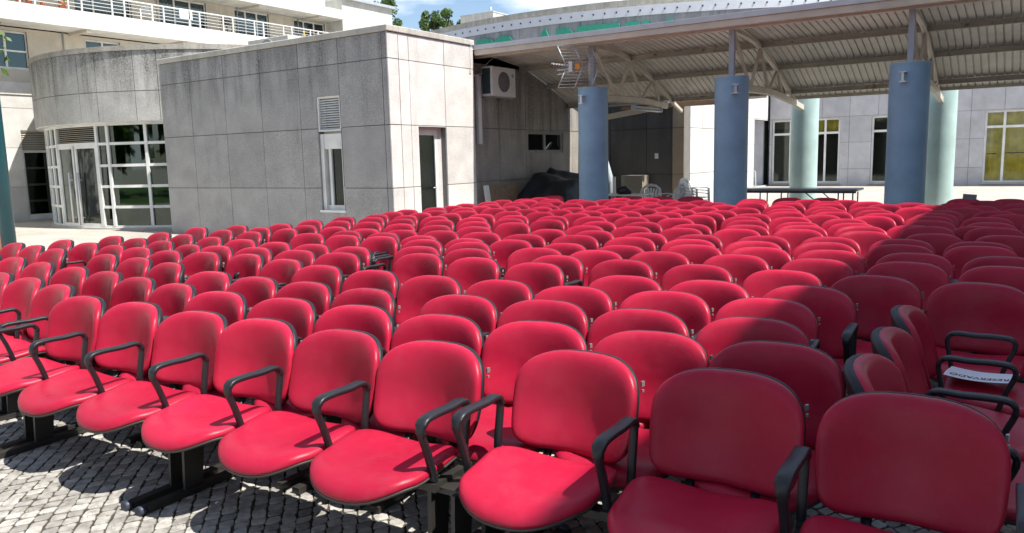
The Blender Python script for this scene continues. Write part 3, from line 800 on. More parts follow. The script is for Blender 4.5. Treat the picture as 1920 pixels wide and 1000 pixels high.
build('dipole_cover', MB().obox(C0+ax*.24, ax, side, (0, 0, 1), .035, .05, .10), WHITE_P, an)
build('amplifier_box', MB().obox(C0+ax*.10, ax, side, (0, 0, 1), .045, .045, .055), ORANGE, an)

# air conditioner on the wing wall
ac = thing('air_conditioner', (-10.18, 14.75, 2.97), 'white outdoor air conditioning unit high on the shaded wing wall', 'air conditioner')
build('casing', MB().box(-10.30, -10.0, 14.32, 15.26, 2.98, 3.62), WHITE_P, ac, bevel=.012)
build('side_grille', MB().box(-10.27, -10.05, 14.308, 14.319, 3.03, 3.58), plain('coil_dark', (.03, .05, .055), .5), ac)
fg = MB()
for k in range(6):
    rr = .035+k*.037; fg.tube([(-9.992, 14.78+rr*math.cos(t*math.pi/14), 3.30+rr*math.sin(t*math.pi/14)) for t in range(29)], .004, 4, False)
for k in range(12):
    a = k*math.pi/6; fg.bar((-9.99, 14.78+.03*math.cos(a), 3.30+.03*math.sin(a)), (-9.99, 14.78+.225*math.cos(a), 3.30+.225*math.sin(a)), .005, .005)
build('fan_disc', MB().tube([(-10.001, 14.78, 3.30), (-9.997, 14.78, 3.30)], .225, 32), plain('fan_grey', (.10, .10, .11), .5), ac)
build('fan_grille', fg, plain('grille_grey', (.35, .34, .33), .5), ac)
build('badge', MB().tube([(-10.0, 15.14, 3.46), (-9.994, 15.14, 3.46)], .045, 20), GREY_P, ac)
for y in (14.45, 15.12): build('bracket', MB().box(-10.35, -10.02, y, y+.03, 2.94, 2.975), GREY_P, ac)
tag(build('cable_trunking', MB().box(RX+.001, RX+.07, 14.16, 14.29, 1.93, 3.43), WHITE_P, None, bevel=.006, origin=(RX, 13.87, 1.93)), 'white vertical cable trunking beside the annex corner', 'trunking')
def cable(name, pts, r, lab):
    out = []
    for k in range(len(pts)-1):
        p0, p1, p2, p3 = [Vector(pts[min(max(k+q, 0), len(pts)-1)]) for q in (-1, 0, 1, 2)]
        for q in range(6):
            t = q/6; out.append(.5*((2*p1)+(-p0+p2)*t+(2*p0-5*p1+4*p2-p3)*t*t+(-p0+3*p1-3*p2+p3)*t**3))
    out.append(Vector(pts[-1]))
    return tag(build(name, MB().tube(out, r, 5), WHITE_P, None, origin=pts[0]), lab, 'cable')
cable('cable', [(-10.02, 13.58, 4.09), (-10.0, 13.60, 3.7), (-10.02, 13.56, 3.45), (-10.1, 13.75, 3.38), (-10.2, 14.2, 3.46), (-10.25, 14.31, 3.5)], .007, 'thin white cable looping from annex roof to the air conditioner')
cable('cable', [(-10.3, 14.45, 3.62), (-10.2, 14.6, 3.8), (-10.0, 14.72, 3.86)], .006, 'thin cable rising from the air conditioner to the canopy')

# ------------------------------------------------------------------ drum entrance
DC = Vector((-21.4, 16.2, 0)); RO = 5.55; RG = 5.30
drum = thing('drum_entrance', DC, 'round grey entrance drum with stained panel parapet over curved white-framed glazing', 'building')
def pol(r, a, z): return (DC.x+r*math.cos(R(a)), DC.y+r*math.sin(R(a)), z)
def arc(r0, r1, a0, a1, z0, z1, step=2.0):
    n = max(1, int(abs(a1-a0)/step)); m = MB()
    for k in range(n+1):
        a = a0+(a1-a0)*k/n
        m.v += [pol(r0, a, z0), pol(r1, a, z0), pol(r1, a, z1), pol(r0, a, z1)]
    for k in range(n):
        b = 4*k
        for q in range(4): m.f.append((b+q, b+(q+1) % 4, b+4+(q+1) % 4, b+4+q)); m.sm.append(False)
    m.f += [(3, 2, 1, 0), (4*n, 4*n+1, 4*n+2, 4*n+3)]; m.sm += [False, False]
    return m
seams = [-152, -140, -128, -117, -106, -100.6, -90, -79.6, -73.4, -62.1, -55.8, -44, -32, -20, -8]
build('wall', arc(RO-.3, RO-.03, -152, -8, 2.78, 4.48), JOINT, drum)
for a, b in zip(seams, seams[1:]):
    for z0, z1 in ((2.76, 3.49), (3.506, 4.478)):
        build('wall_panel', arc(RO-.031, RO+random.uniform(-.002, .002), a+.09, b-.09, z0, z1, 1.5), DRUM_WALL, drum, smooth=False)
build('coping', arc(RO-.32, RO+.03, -152, -8, 4.485, 4.61, 1.5), COPING, drum)
build('soffit', arc(RG-.05, RO-.02, -152, -8, 2.735, 2.765, 2), WHITE_FRAME, drum)
build('roof_slab', MB().cyl((DC.x, DC.y), RO-.35, 4.1, 4.3, 48), COPING, drum)
build('plinth', arc(RG-.2, RG+.10, -152, -8, 0, .05, 2), COPING, drum)
fr = build('glazing_frame', arc(RG-.05, RG+.03, -152, -8, .05, .10).add(*(lambda m: (m.v, m.f))(arc(RG-.05, RG+.03, -152, -8, 2.68, 2.74))), WHITE_FRAME, drum)
mull = [-150, -143, -136, -129, -122, -115.5, -108, -102.8]+[-98.3]+[-77.6, -73.6, -61.6, -50, -40, -30, -20, -10]
for a in mull:
    build('mullion', arc(RG-.05, RG+.045, a-.42, a+.42, .10, 2.68, .84), WHITE_FRAME, fr)
HB = [.585, 1.12, 1.66, 2.22]
for a, b in zip(mull, mull[1:]):
    if a == -98.3: continue
    for z in HB:
        build('transom', arc(RG-.04, RG+.03, a+.42, b-.42, z-.035, z+.035, 2), WHITE_FRAME, fr)
    zz = [.10]+HB+[2.68]
    for z0, z1 in zip(zz, zz[1:]):
        build('pane', arc(RG-.012, RG-.004, a+.42, b-.42, z0, z1, 1.5), GLASS_DARK, fr, smooth=False)
dd = build('door', arc(RG-.03, RG+.03, -97.9, -78.0, 2.20, 2.27, 2), WHITE_FRAME, drum)
for a0, a1 in ((-97.8, -88.3), (-87.5, -78.0)):
    lf = MB()
    for q in (a0+.35, a1-.35):
        m = arc(RG-.03, RG+.03, q-.35, q+.35, .05, 2.20, .7); lf.add(m.v, m.f)
    for z0, z1 in ((.05, .15), (2.12, 2.20)):
        m = arc(RG-.03, RG+.03, a0+.7, a1-.7, z0, z1, 2); lf.add(m.v, m.f)
    le = build('door_leaf', lf, WHITE_FRAME, dd)
    build('pane', arc(RG-.012, RG-.004, a0+.7, a1-.7, .15, 2.12, 1.5), GLASS_DARK, dd, smooth=False)
for a in (-90.2, -85.8):
    build('door_handle', MB().tube([pol(RG+.10, a, .12), pol(RG+.10, a, 1.5)], .022, 10).bar(pol(RG, a, .3), pol(RG+.1, a, .3), .015, .015).bar(pol(RG, a, 1.3), pol(RG+.1, a, 1.3), .015, .015), WHITE_P, dd)
lvr = build('louvre_back', arc(RG-.06, RG-.05, -97.9, -78, 2.27, 2.68), ROOM, drum)
for k in range(8):
    z = 2.295+k*.05
    m = arc(RG-.03, RG+.02, -97.8, -78.1, z, z+.008, 2)
    build('slat', m, CREAM_WALL, lvr)
build('dark_room', MB().cyl((DC.x, DC.y), RG-1.6, 0, 2.9, 40), ROOM, drum)
build('room_ceiling', MB().cyl((DC.x, DC.y), RG-.1, 2.70, 2.72, 40), ROOM, drum)

# low white parapet seen between drum and annex, and things standing on the roofs
tag(build('parapet_wall', MB().box(-20.5, -13.5, 17.3, 17.6, 4.0, 4.95), WHITE_WALL, None, origin=(-17, 17.4, 0)), 'low white weathered parapet between the drum and the annex roof', 'wall')
tag(build('roofing_sheet', MB().obox((-17.85, 12.9, 4.50), (1, .1, -.38), (0, 1, .1), (.38, 0, 1), .42, .35, .02).obox((-17.75, 12.9, 4.42), (1, .1, -.30), (0, 1, .1), (.30, 0, 1), .40, .33, .02), COPING, None, origin=(-17.8, 12.9, 4.1)), 'weathered sheets propped on the roof behind the annex parapet', 'roofing sheet')
b_ = thing('brick_pile', (-16.45, 12.9, 4.0), 'two orange hollow bricks on the annex roof', 'bricks')
build('roof_pad', MB().box(-16.8, -14.6, 12.5, 13.3, 3.9, 4.12), COPING, ann)
for k in range(2): build('brick', MB().box(-16.75, -16.23, 12.8, 13.05, 4.12+.15*k, 4.262+.15*k), BRICK, b_, bevel=.008)
ac2 = thing('air_conditioner', (-15.4, 12.9, 4.1), 'cream air conditioning unit half hidden behind the annex parapet', 'air conditioner')
build('casing', MB().box(-16.18, -14.72, 12.75, 13.15, 4.12, 4.60), plain('cream_casing', (.62, .60, .54), .5), ac2, bevel=.01)
build('fan_grille', MB().tube([(-15.45, 12.745, 4.34), (-15.45, 12.738, 4.34)], .22, 28), plain('fan_cover', (.40, .39, .36), .6), ac2)
build('fan_ring', MB().tube([(-15.45+.225*math.cos(t*math.pi/14), 12.735, 4.34+.225*math.sin(t*math.pi/14)) for t in range(29)], .010, 5, False), GREY_P, ac2)

# ------------------------------------------------------------------ apartment building with balconies
BX = -26.3
apt = thing('apartment_building', (BX-4, 17, 0), 'cream apartment building with long white balcony slabs, railings and tall windows', 'building')
HUD = [(11.93, 12.80, .05, 2.83)]
ysp = [-4, -1, 2, 5, 6.6, 7.8, 9.0, 10.2, 11.4, 12.8, 14.0, 15.2]
facade(apt, (BX, 0, 0), (0, 1, 0), (1, 0, 0), ysp, [0, 1.08, 2.29, 3.51, 3.92], HUD, PALE_WALL)
build('string_course', MB().box(BX-.3, BX+.03, -4, 16, 3.92, 4.30), WHITE_WALL, apt)
wins1 = [(4.3, 6.4), (9.9, 12.42), (14.24, 15.42), (17.6, 18.9)]
hol = [(a, b, 4.70, 5.85) for a, b in wins1]
dw2 = [(9.2, 11.6), (14.0, 15.95), (17.0, 18.93), (20.2, 21.85)]
hol2 = [(a, b, 6.50, 7.67) for a, b in dw2]+[(23.16, 24.9, 6.98, 7.67)]
facade(apt, (BX, 0, 0), (0, 1, 0), (1, 0, 0), [-4, 2, 8, 13.5, 19.5, 25.6], [4.30, 5.95], hol, CREAM_WALL)
facade(apt, (BX, 0, 0), (0, 1, 0), (1, 0, 0), [-4, 2, 8, 13.5, 19.5, 25.6], [6.50, 7.72], hol2, CREAM_WALL)
facade(apt, (BX, 0, 0), (0, 1, 0), (1, 0, 0), [-4, 2, 8, 13.5, 19.5, 25.6], [8.08, 10.6], [], WHITE_WALL)
build('interior', MB().box(BX-6, BX-1.6, -4, 25.6, 0, 10.6), ROOM, apt)
build('wall_end', MB().box(BX-6, BX-.3, -4.3, -4, 0, 10.6), WHITE_WALL, apt)
build('roof', MB().box(BX-6.2, BX+.2, -4.4, 25.4, 10.6, 10.8), COPING, apt)
def aptwin(y0, y1, z0, z1, nl, tr=None):
    f = MB().box(BX-.16, BX-.08, y0, y1, z1-.06, z1).box(BX-.16, BX-.08, y0, y1, z0, z0+.06)
    for k in range(nl+1):
        y = y0+(y1-y0)*k/nl; f.box(BX-.16, BX-.08, max(y0, y-.03), min(y1, y+.03), z0+.06, z1-.06)
    if tr: f.box(BX-.155, BX-.085, y0+.03, y1-.03, tr-.025, tr+.025)
    w = build('window', f, WHITE_FRAME, apt)
    for k in range(nl):
        a = y0+(y1-y0)*k/nl+.03; b = y0+(y1-y0)*(k+1)/nl-.03
        build('pane', MB().box(BX-.125, BX-.118, a, b, z0+.06, z1-.06), GLASS_BLUE, w)
    c = MB(); q = int((y1-y0)*.45/.06)
    vs = []; fs2 = []
    for k in range(q+1):
        y = y0+.05+.06*k; xx = BX-.30+.02*(k % 2); vs += [(xx, y, z0+.02), (xx, y, z1-.02)]
    fs2 = [(2*k, 2*k+1, 2*k+3, 2*k+2) for k in range(q)]
    c.add(vs, fs2); build('curtain', c, CURTAIN_T, w)
    build('dark_room', MB().box(BX-1.0, BX-.98, y0-.3, y1+.3, z0-.2, z1+.2), ROOM, w)
for a, b in wins1: aptwin(a, b, 4.70, 5.85, 4 if b-a > 2 else 2, 5.25 if b-a > 2 else None)
for k, (a, b) in enumerate(dw2): aptwin(a, b, 6.50, 7.67, 3)
aptwin(23.16, 24.9, 6.98, 7.67, 3)
SX = -25.1
build('balcony_slab', MB().box(BX+.001, SX, -4, 24.95, 5.98, 6.50), SLAB_WHITE, apt)
build('balcony_slab', MB().box(BX+.001, SX, -4, 24.95, 7.72, 8.10), WHITE_WALL, apt)
for y in (3.4, 6.9, 10.35, 13.75, 17.15, 20.55, 23.6):
    build('slab_rib', MB().box(BX+.002, SX-.05, y-.07, y+.07, 5.88, 5.978), CREAM_WALL, apt)
    build('slab_rib', MB().box(BX+.002, SX-.05, y-.07, y+.07, 7.63, 7.718), CREAM_WALL, apt)
    build('downpipe', MB().tube([(BX+.03, y-.25, 4.31), (BX+.03, y-.25, 5.97)], .02, 6), GREY_P, apt)
    build('downpipe', MB().tube([(BX+.03, y-.25, 6.51), (BX+.03, y-.25, 7.71)], .02, 6), GREY_P, apt)
rl = build('railing', MB().tube([(SX-.06, -4, 7.05), (SX-.06, 24.9, 7.05)], .028, 8), WHITE_P, apt)
for z in (6.62, 6.73, 6.84, 6.95): build('rail', MB().tube([(SX-.06, -4, z), (SX-.06, 24.9, z)], .010, 6), WHITE_P, rl)
y = 8.0; k = 0
while y < 24.9:
    build('rail_post', MB().box(SX-.08, SX-.03, y-.02, y+.02, 6.42, 7.04), WHITE_P, rl)
    y += (.42 if k % 2 else .98); k += 1
# taller end block
build('end_wall', MB().box(BX-6, -25.3, 25.0, 28.2, 0, 8.62), WHITE_WALL, apt)
build('roof_cap', MB().box(BX-6.1, -25.15, 25.0, 28.3, 8.62, 8.74), ALU, apt)
wz = build('window', MB().box(-25.3, -25.27, 26.2, 27.4, 7.25, 7.5), WHITE_FRAME, apt)
build('pane', MB().box(-25.275, -25.265, 26.25, 27.35, 7.28, 7.47), GLASS_BLUE, wz)
# canopy louvre + dark door at ground level
gd = build('door', MB().box(BX-.16, BX-.08, 11.93, 12.80, 2.14, 2.22).box(BX-.16, BX-.08, 11.93, 12.0, .2, 2.14).box(BX-.16, BX-.08, 12.73, 12.80, .2, 2.14).box(BX-.16, BX-.05, 11.93, 12.80, .05, .2), WHITE_FRAME, apt)
build('pane', MB().box(BX-.13, BX-.12, 12.0, 12.73, .2, 2.14), GLASS_DARK, gd)
build('dark_room', MB().box(BX-1.2, BX-1.1, 11.6, 13.1, 0, 2.9), ROOM, gd)
lf = build('louvre_frame', MB().box(BX-.12, BX-.02, 11.93, 12.8, 2.79, 2.83), CREAM_WALL, apt)
for k in range(10): build('slat', MB().obox((BX-.06, 12.365, 2.26+.056*k), (0, 1, 0), (.8, 0, -.6), (.6, 0, .8), .43, .03, .004), CREAM_WALL, lf)

def potted(x, y, z, h, lab, leafy=True):
    p = thing('flower_pot', (x, y, z), lab, 'flower pot', 'flower pots on the balcony')
    build('pot', MB().tube([(x, y, z), (x, y, z+h*.8), (x, y, z+h)], [h*.34, h*.45, h*.5], 14), TERRA, p)
    if leafy:
        m = MB(); rr = random.Random(int(abs(y)*100))
        for k in range(70):
            a = rr.uniform(0, 6.28); r_ = rr.uniform(0, h*.6); zz = z+h+rr.uniform(0, h*1.2); s_ = h*.16
            c_ = Vector((x+r_*math.cos(a), y+r_*math.sin(a), zz)); d1 = Vector((rr.uniform(-1, 1), rr.uniform(-1, 1), rr.uniform(-1, 1))).normalized()*s_; d2 = Vector((rr.uniform(-1, 1), rr.uniform(-1, 1), rr.uniform(-1, 1))).normalized()*s_
            m.add([c_-d1, c_+d2, c_+d1, c_-d2], [(0, 1, 2, 3)])
        build('plant', m, LEAF, p)
potted(SX-.12, 13.05, 6.50, .22, 'orange terracotta pot with a small plant beside the balcony rail')
potted(SX-.3, 12.15, 6.50, .20, 'bare terracotta pot near the left end of the balcony', False)
potted(SX-.3, 12.55, 6.50, .16, 'second small terracotta pot on the balcony, left of the planted one', False)
potted(SX-.35, 11.9, 6.50, .24, 'planted pot at the left edge of the balcony', True)
def garden_chair(x, y, z, s, rot, mat, lab, grp=None, cat='chair', stack=1):
    t = bpy.data.objects.new('plastic_chair', None); COL.objects.link(t); t.location = (x, y, z); t.rotation_euler.z = rot; t.scale = (s, s, s)
    tag(t, lab, cat, grp); ORG[t] = Vector((0, 0, 0))
    for k in range(stack):
        dz = .07*k; dy = .0
        sp = MB(); 
        g = 8
        vs = []; 
        for i in range(g+1):
            for j in range(g+1):
                u_, v_ = i/g*2-1, j/g*2-1
                vs.append((u_*.22*(1-.06*v_), v_*.22, .42+dz+.012*(u_*u_)-.015*max(0, -v_-.6)))
        sp.add(vs, [(i*(g+1)+j, (i+1)*(g+1)+j, (i+1)*(g+1)+j+1, i*(g+1)+j+1) for i in range(g) for j in range(g)], True)
        o = build('seat', sp, mat, t); m_ = o.modifiers.new('t', 'SOLIDIFY'); m_.thickness = .015
        # rounded top back with slats
        rimp = [(-.24, .20, .42+dz), (-.25, .25, .62+dz), (-.22, .30, .76+dz), (-.12, .325, .84+dz), (0, .33, .865+dz), (.12, .325, .84+dz), (.22, .30, .76+dz), (.25, .25, .62+dz), (.24, .20, .42+dz)]
        build('back_frame', MB().tube(rimp, .02, 6, sq=(.018, .032), refx=(0, 1, .0)), mat, t)
        for q in range(7):
            xx = (q-3)*.062; zt = .80-abs(q-3)*.018
            build('back_slat', MB().bar((xx*.8, .215, .44+dz), (xx*1.1, .318, zt+dz), .046, .010, (0, 1, 0)), mat, t)
        for sx in (-1, 1):
            build('armrest', MB().tube([(sx*.245, .25, .64+dz), (sx*.275, .1, .655+dz), (sx*.275, -.12, .65+dz), (sx*.26, -.215, .63+dz)], .02, 6, sq=(.03, .011), refx=(1, 0, 0)), mat, t)
            build('leg', MB().bar((sx*.26, -.215, .63+dz), (sx*.25, -.26, 0+dz), .045, .03), mat, t)
            build('leg', MB().bar((sx*.23, .20, .42+dz), (sx*.24, .29, 0+dz), .045, .03), mat, t)
    return t
garden_chair(SX-.5, 16.05, 6.50, .72, R(60), WHITE_P, 'white plastic chair on the balcony beside the sliding door', cat='chair')
garden_chair(SX-.45, 19.35, 6.50, .80, R(80), BLACK, 'dark chair on the balcony seen through the railing', cat='chair')
tag(build('towel', MB().box(SX-.045, SX-.03, 17.0, 17.5, 6.74, 7.08), WHITE_P, None, origin=(SX, 17.2, 6.74)), 'white towel hung over the balcony railing', 'towel')
tb = thing('balcony_table', (SX-.4, 23.0, 6.5), 'small white table on the balcony carrying a yellow ornament', 'table')
build('table_top', MB().box(SX-.65, SX-.2, 22.7, 23.5, 6.78, 6.81), WHITE_P, tb)
for a, b in ((SX-.6, 22.75), (SX-.25, 22.75), (SX-.6, 23.45), (SX-.25, 23.45)): build('leg', MB().box(a-.015, a+.015, b-.015, b+.015, 6.5, 6.78), WHITE_P, tb)
tag(build('ornament', MB().tube([(SX-.4, 22.95, 6.81), (SX-.4, 22.95, 6.87), (SX-.4, 22.95, 6.95), (SX-.4, 22.95, 7.0), (SX-.4, 22.95, 7.08)], [.04, .07, .03, .055, .01], 10), plain('yellow_glaze', (.6, .4, .05), .4), None, origin=(SX-.4, 22.95, 6.81)), 'yellow ornament standing on the small balcony table', 'ornament')

# ------------------------------------------------------------------ long rear building with tall windows
rb = thing('rear_building', (-3, 40, 0), 'lavender-grey rear building with tall white-framed windows and yellow curtains', 'building')
RW = [(-10.39, -7.35), (-6.04, -4.7), (-1.73, 1.4)]
hol = [(a, b, .13, 3.07) for a, b in RW]
facade(rb, (0, 38, 0), (1, 0, 0), (0, -1, 0), [-10.5+1.18*k for k in range(12)], [0, .77, 1.96, 3.12, 4.3, 5.5], hol, LAV_WALL)
facade(rb, (-10.5, 0, 0), (0, 1, 0), (1, 0, 0), [33.4, 34.6, 35.5, 36.6, 37.7], [0, .77, 1.96, 3.12, 4.3, 5.5], [(35.55, 37.7, .05, 3.08)], PALE_WALL, thick=.25)
build('roof', MB().box(-14, 4, 37.7, 46, 5.5, 5.7), COPING, rb)
build('passage_floor', MB().box(-16, -10.8, 33.6, 40, 0, .04), COPING, rb)
build('passage_wall', MB().box(-14, -10.8, 38.0, 38.2, 0, 5.5), LAV_WALL, rb)
def tallwin(a, b, splits, cur):
    z0, z1, zt = .13, 3.07, 2.42
    f = MB().box(a, b, 38.10, 38.17, z1-.07, z1).box(a, b, 38.10, 38.17, z0, z0+.08).box(a, b, 38.105, 38.165, zt-.05, zt+.05)
    for s_ in splits: f.box(max(a, s_-.045), min(b, s_+.045), 38.10, 38.17, z0+.08, zt-.05).box(max(a, s_-.045), min(b, s_+.045), 38.10, 38.17, zt+.05, z1-.07)
    w = build('window', f, WHITE_FRAME, rb)
    for p, q in zip(splits, splits[1:]):
        build('pane', MB().box(p+.04, q-.04, 38.13, 38.137, z0+.07, zt-.04), GLASS_CLEAR, w)
        build('pane', MB().box(p+.04, q-.04, 38.13, 38.137, zt+.04, z1-.06), GLASS_CLEAR, w)
    build('sill', MB().box(a-.05, b+.05, 37.93, 38.10, z0-.06, z0), COPING, w)
    build('room', MB().box(a-.5, b+.5, 39.6, 39.7, 0, 3.3).box(a-.5, a-.45, 38.3, 39.6, 0, 3.3).box(b+.45, b+.5, 38.3, 39.6, 0, 3.3).box(a-.5, b+.5, 38.3, 39.6, 3.2, 3.3), plain('room_%d' % int(a*10), (.05, .055, .05), .9), w)
    for (c0, c1, cz0, cz1, sag) in cur:
        n = int((c1-c0)/.05); vs = []
        for k in range(n+1):
            x = c0+(c1-c0)*k/n; dy = .035*math.sin(k*1.9)+.012*math.sin(k*.8)
            zb = cz0+sag*(k/n)
            vs += [(x, 38.42+dy, zb), (x, 38.42+dy*.6, cz1)]
        build('curtain', MB().add(vs, [(2*k, 2*k+1, 2*k+3, 2*k+2) for k in range(n)], True), CURTAIN_Y, w)
    return w
tallwin(-10.39, -7.35, [-10.35, -9.55, -8.75, -8.0, -7.39], [(-9.3, -7.45, 2.15, 3.0, .35), (-9.5, -8.6, 1.75, 2.4, .5)])
tallwin(-6.04, -4.7, [-6.0, -5.3, -4.74], [])
w3 = tallwin(-1.73, 1.4, [-1.69, -1.03, .3, 1.36], [(-1.65, .9, .15, 3.0, 0)])
build('handrail', MB().tube([(-1.6, 38.06, 1.32), (-1.25, 38.06, 1.32)], .02, 6).tube([(-.95, 38.06, 1.34), (.2, 38.06, 1.34)], .02, 6), BLACK, w3)

# ------------------------------------------------------------------ curved hall with green letters behind
HC = Vector((-22.81, 61.15, 0)); HR = 25.27
hall = thing('curved_hall', (HC.x, 45, 0), 'large curved grey hall with bolted pale fascia and big green letters', 'building')
def hpol(r, a, z): return (HC.x+r*math.cos(R(a)), HC.y+r*math.sin(R(a)), z)
def harc(r0, r1, a0, a1, z0, z1, step=1.4):
    n = max(1, int((a1-a0)/step)); m = MB()
    for k in range(n+1):
        a = a0+(a1-a0)*k/n
        m.v += [hpol(r0, a, z0), hpol(r1, a, z0), hpol(r1, a, z1), hpol(r0, a, z1)]
    for k in range(n):
        b = 4*k
        for q in range(4): m.f.append((b+q, b+(q+1) % 4, b+4+(q+1) % 4, b+4+q)); m.sm.append(False)
    m.f += [(3, 2, 1, 0), (4*n, 4*n+1, 4*n+2, 4*n+3)]; m.sm += [False, False]
    return m
build('wall', harc(HR-.6, HR-.09, -125, -42, 0, 8.45), JOINT, hall)
st = 1.2/HR*180/math.pi
a = -74.6-st*15
while a < -45:
    build('wall_panel', harc(HR-.091, HR-.055, a+.02, a+st-.02, 5.6, 8.45, 1), HALL_WALL, hall, smooth=False)
    build('wall_panel', harc(HR-.091, HR-.055, a+.02, a+st-.02, 2.7, 5.58, 1), HALL_WALL, hall, smooth=False)
    a += st
fa = build('fascia', harc(HR-.2, HR, -118, -44, 8.455, 8.93), plain('pale_fascia', (.56, .58, .64), .5, var=.05, scale=2), hall, smooth=False)
build('coping', harc(HR-1.3, HR-.02, -118, -44, 8.935, 8.99).add(*(lambda m: (m.v, m.f))(harc(HR-1.6, HR-.45, -118, -44, 8.99, 9.35))), COPING, hall)
build('roof', MB().cyl((HC.x, HC.y), HR-1.5, 8.8, 9.0, 64), COPING, hall)
bs = .6/HR*180/math.pi; a0b = -104.5
for k in range(44):
    a = -102.9+bs*k
    build('bolt', MB().tube([hpol(HR-.01, a, 8.70), hpol(HR+.035, a, 8.70)], .042, 8), BLACK, fa)
# green letters, feet hidden by the canopy in front
for ch, a in (('D', -96.0), ('O', -93.3), ('A', -87.2), ('R', -84.4), ('T', -81.6), ('E', -79.2), ('S', -76.7), ('N', -73.9)):
    me = text_mesh(ch, 2.15, .05, .05)
    me.materials.append(GREEN_LET)
    o = link('letter', me, hall)
    p = Vector(hpol(HR+.04, a, 8.17-1.50))
    o.location = p-ORG[hall]
    o.rotation_euler = (R(90), 0, R(a+90))
    wd = max(v.co.x for v in me.vertices)
    for v in me.vertices: v.co.x -= wd/2
rbx = thing('roof_block', (-43, 62, 0), 'white rooftop block beyond the curved hall, left of the sky', 'building')
build('wall', MB().box(-45.3, -41.6, 60, 64, 0, 14.85), WHITE_WALL, rbx)
build('cap', MB().box(-45.35, -41.55, 59.95, 64.1, 14.85, 14.93), WHITE_WALL, rbx)
build('vent', MB().tube([(-42.2, 60.5, 14.9), (-42.2, 60.5, 15.4)], .12, 8), ALU, rbx)
ms = thing('roof_mast', (-17.3, 45, 9), 'thin mast standing on the curved hall roof against the sky', 'mast')
build('pole', MB().tube([(-17.3, 45, 9.0), (-17.3, 45, 13.5)], .03, 6), WHITE_P, ms)
rp = thing('roof_plant', (-15, 46, 9), 'dark louvred plant box with white posts on the hall roof', 'roof plant')
build('housing', MB().box(-16.0, -14.2, 46, 47, 9.0, 10.6), ROOM, rp)
for x in (-14.1, -16.1): build('post', MB().box(x-.05, x+.05, 45.9, 46, 9.0, 10.9), WHITE_P, rp)

# ------------------------------------------------------------------ unseen block on the right, put in to cast the shade over the right-hand seats
th = thing('shade_block', (8, 6, 0), 'tall pale panelled block, unseen, added right of the seats to cast the broad shade', 'building')
facade(th, (3.90, 0, 0), (0, 1, 0), (-1, 0, 0), [-8+3*k for k in range(10)], [0, 2.3, 4.6, 6.9, 9.2], [(2, 4.4, 0, 2.4)], PALE_WALL, gap=.03)
build('roof', MB().box(3.85, 14, -8, 19, 9.2, 9.35), COPING, th)
build('wall', MB().box(4.3, 14, -8, -7.7, 0, 9.2).box(4.3, 14, 18.7, 19, 0, 9.2).box(13.7, 14, -7.7, 18.7, 0, 9.2), WHITE_WALL, th)
dth = build('door', MB().box(4.1, 4.16, 2, 4.4, 0, 2.4), GREY_P, th)

# ------------------------------------------------------------------ trees
def tree(name, x, y, h, cr, lab, trunk_r=.18, leafn=1500, leaf=.28, seed=1, base=0, cz=.62, grp=None, squash=1.1):
    t = thing(name, (x, y, base), lab, 'tree', grp)
    rr = random.Random(seed)
    m = MB(); top = Vector((x+rr.uniform(-.3, .3), y, base+h*.9))
    m.tube([(x, y, base), (x+.1, y, base+h*.35), tuple(top)], [trunk_r, trunk_r*.7, trunk_r*.15], 8)
    cl = []
    for k in range(16):
        a = rr.uniform(0, 6.28); el = rr.uniform(-.8, 1)
        r_ = cr*rr.uniform(.45, .95)*math.sqrt(max(.05, 1-el*el*.75))
        c = Vector((x+r_*math.cos(a), y+r_*math.sin(a), base+h*cz+el*h*(1-cz)*.9))
        cl.append((c, cr*rr.uniform(.28, .5)))
        s_ = Vector((x+.1, y, base+h*rr.uniform(.35, .75)))
        m.tube([tuple(s_), tuple(s_.lerp(c, .5)+Vector((0, 0, .15))), tuple(c)], [trunk_r*.4, trunk_r*.25, .02], 5)
    build('trunk', m, BARK, t)
    lm = MB()
    for k in range(leafn):
        c, rad = cl[rr.randrange(len(cl))]
        v = Vector((rr.gauss(0, 1), rr.gauss(0, 1), rr.gauss(0, 1))); v = v.normalized()*rad*rr.random()**.4
        p = c+Vector((v.x, v.y, v.z*squash))
        d1 = Vector((rr.gauss(0, 1), rr.gauss(0, 1), rr.gauss(0, 1))).normalized()
        d2 = d1.cross(Vector((rr.gauss(0, 1), rr.gauss(0, 1), rr.gauss(0, 1)))).normalized()
        s_ = leaf*rr.uniform(.6, 1.3)
        lm.add([p-d1*s_, p+d2*s_*.5, p+d1*s_, p-d2*s_*.5], [(0, 1, 2, 3)])
    build('crown', lm, LEAF, t)
tree('tall_tree', -55.0, 60, 17.6, 1.75, 'slim leafy tree top behind the annex corner, left of the pair', .25, 6500, .12, 11, cz=.80)
tree('tall_tree', -48.9, 60, 15.9, 1.25, 'left crown of the pair of leafy trees against the sky', .25, 5500, .12, 5, cz=.80)
tree('tall_tree', -47.0, 60.5, 16.3, 1.25, 'right crown of the pair of leafy trees against the sky', .25, 5500, .12, 9, cz=.80)
tree('garden_tree', -22.4, 6.9, 10.6, 2.6, 'tree at the left edge, only its leafy twigs reaching into view', .16, 5200, .10, 21, cz=.66)
for k, (x, y, h) in enumerate(((-14, -14, 8), (-20, -17, 9), (-27, -13, 8.5), (-34, -9, 9), (-41, -4, 9), (-31, -20, 10), (-10, -22, 9), (-48, 2, 9))):
    tree('park_tree', x, y, h, 3.4, 'broad lawn tree outside the view, '+('rightmost mirrored', 'behind the first', 'third along', 'fourth along', 'fifth along', 'set furthest back', 'nearest the seats', 'leftmost, by the apartments')[k]+', mirrored in the glazing', .25, 1100, .55, 40+k, cz=.6, grp='park trees mirrored in the glazing')

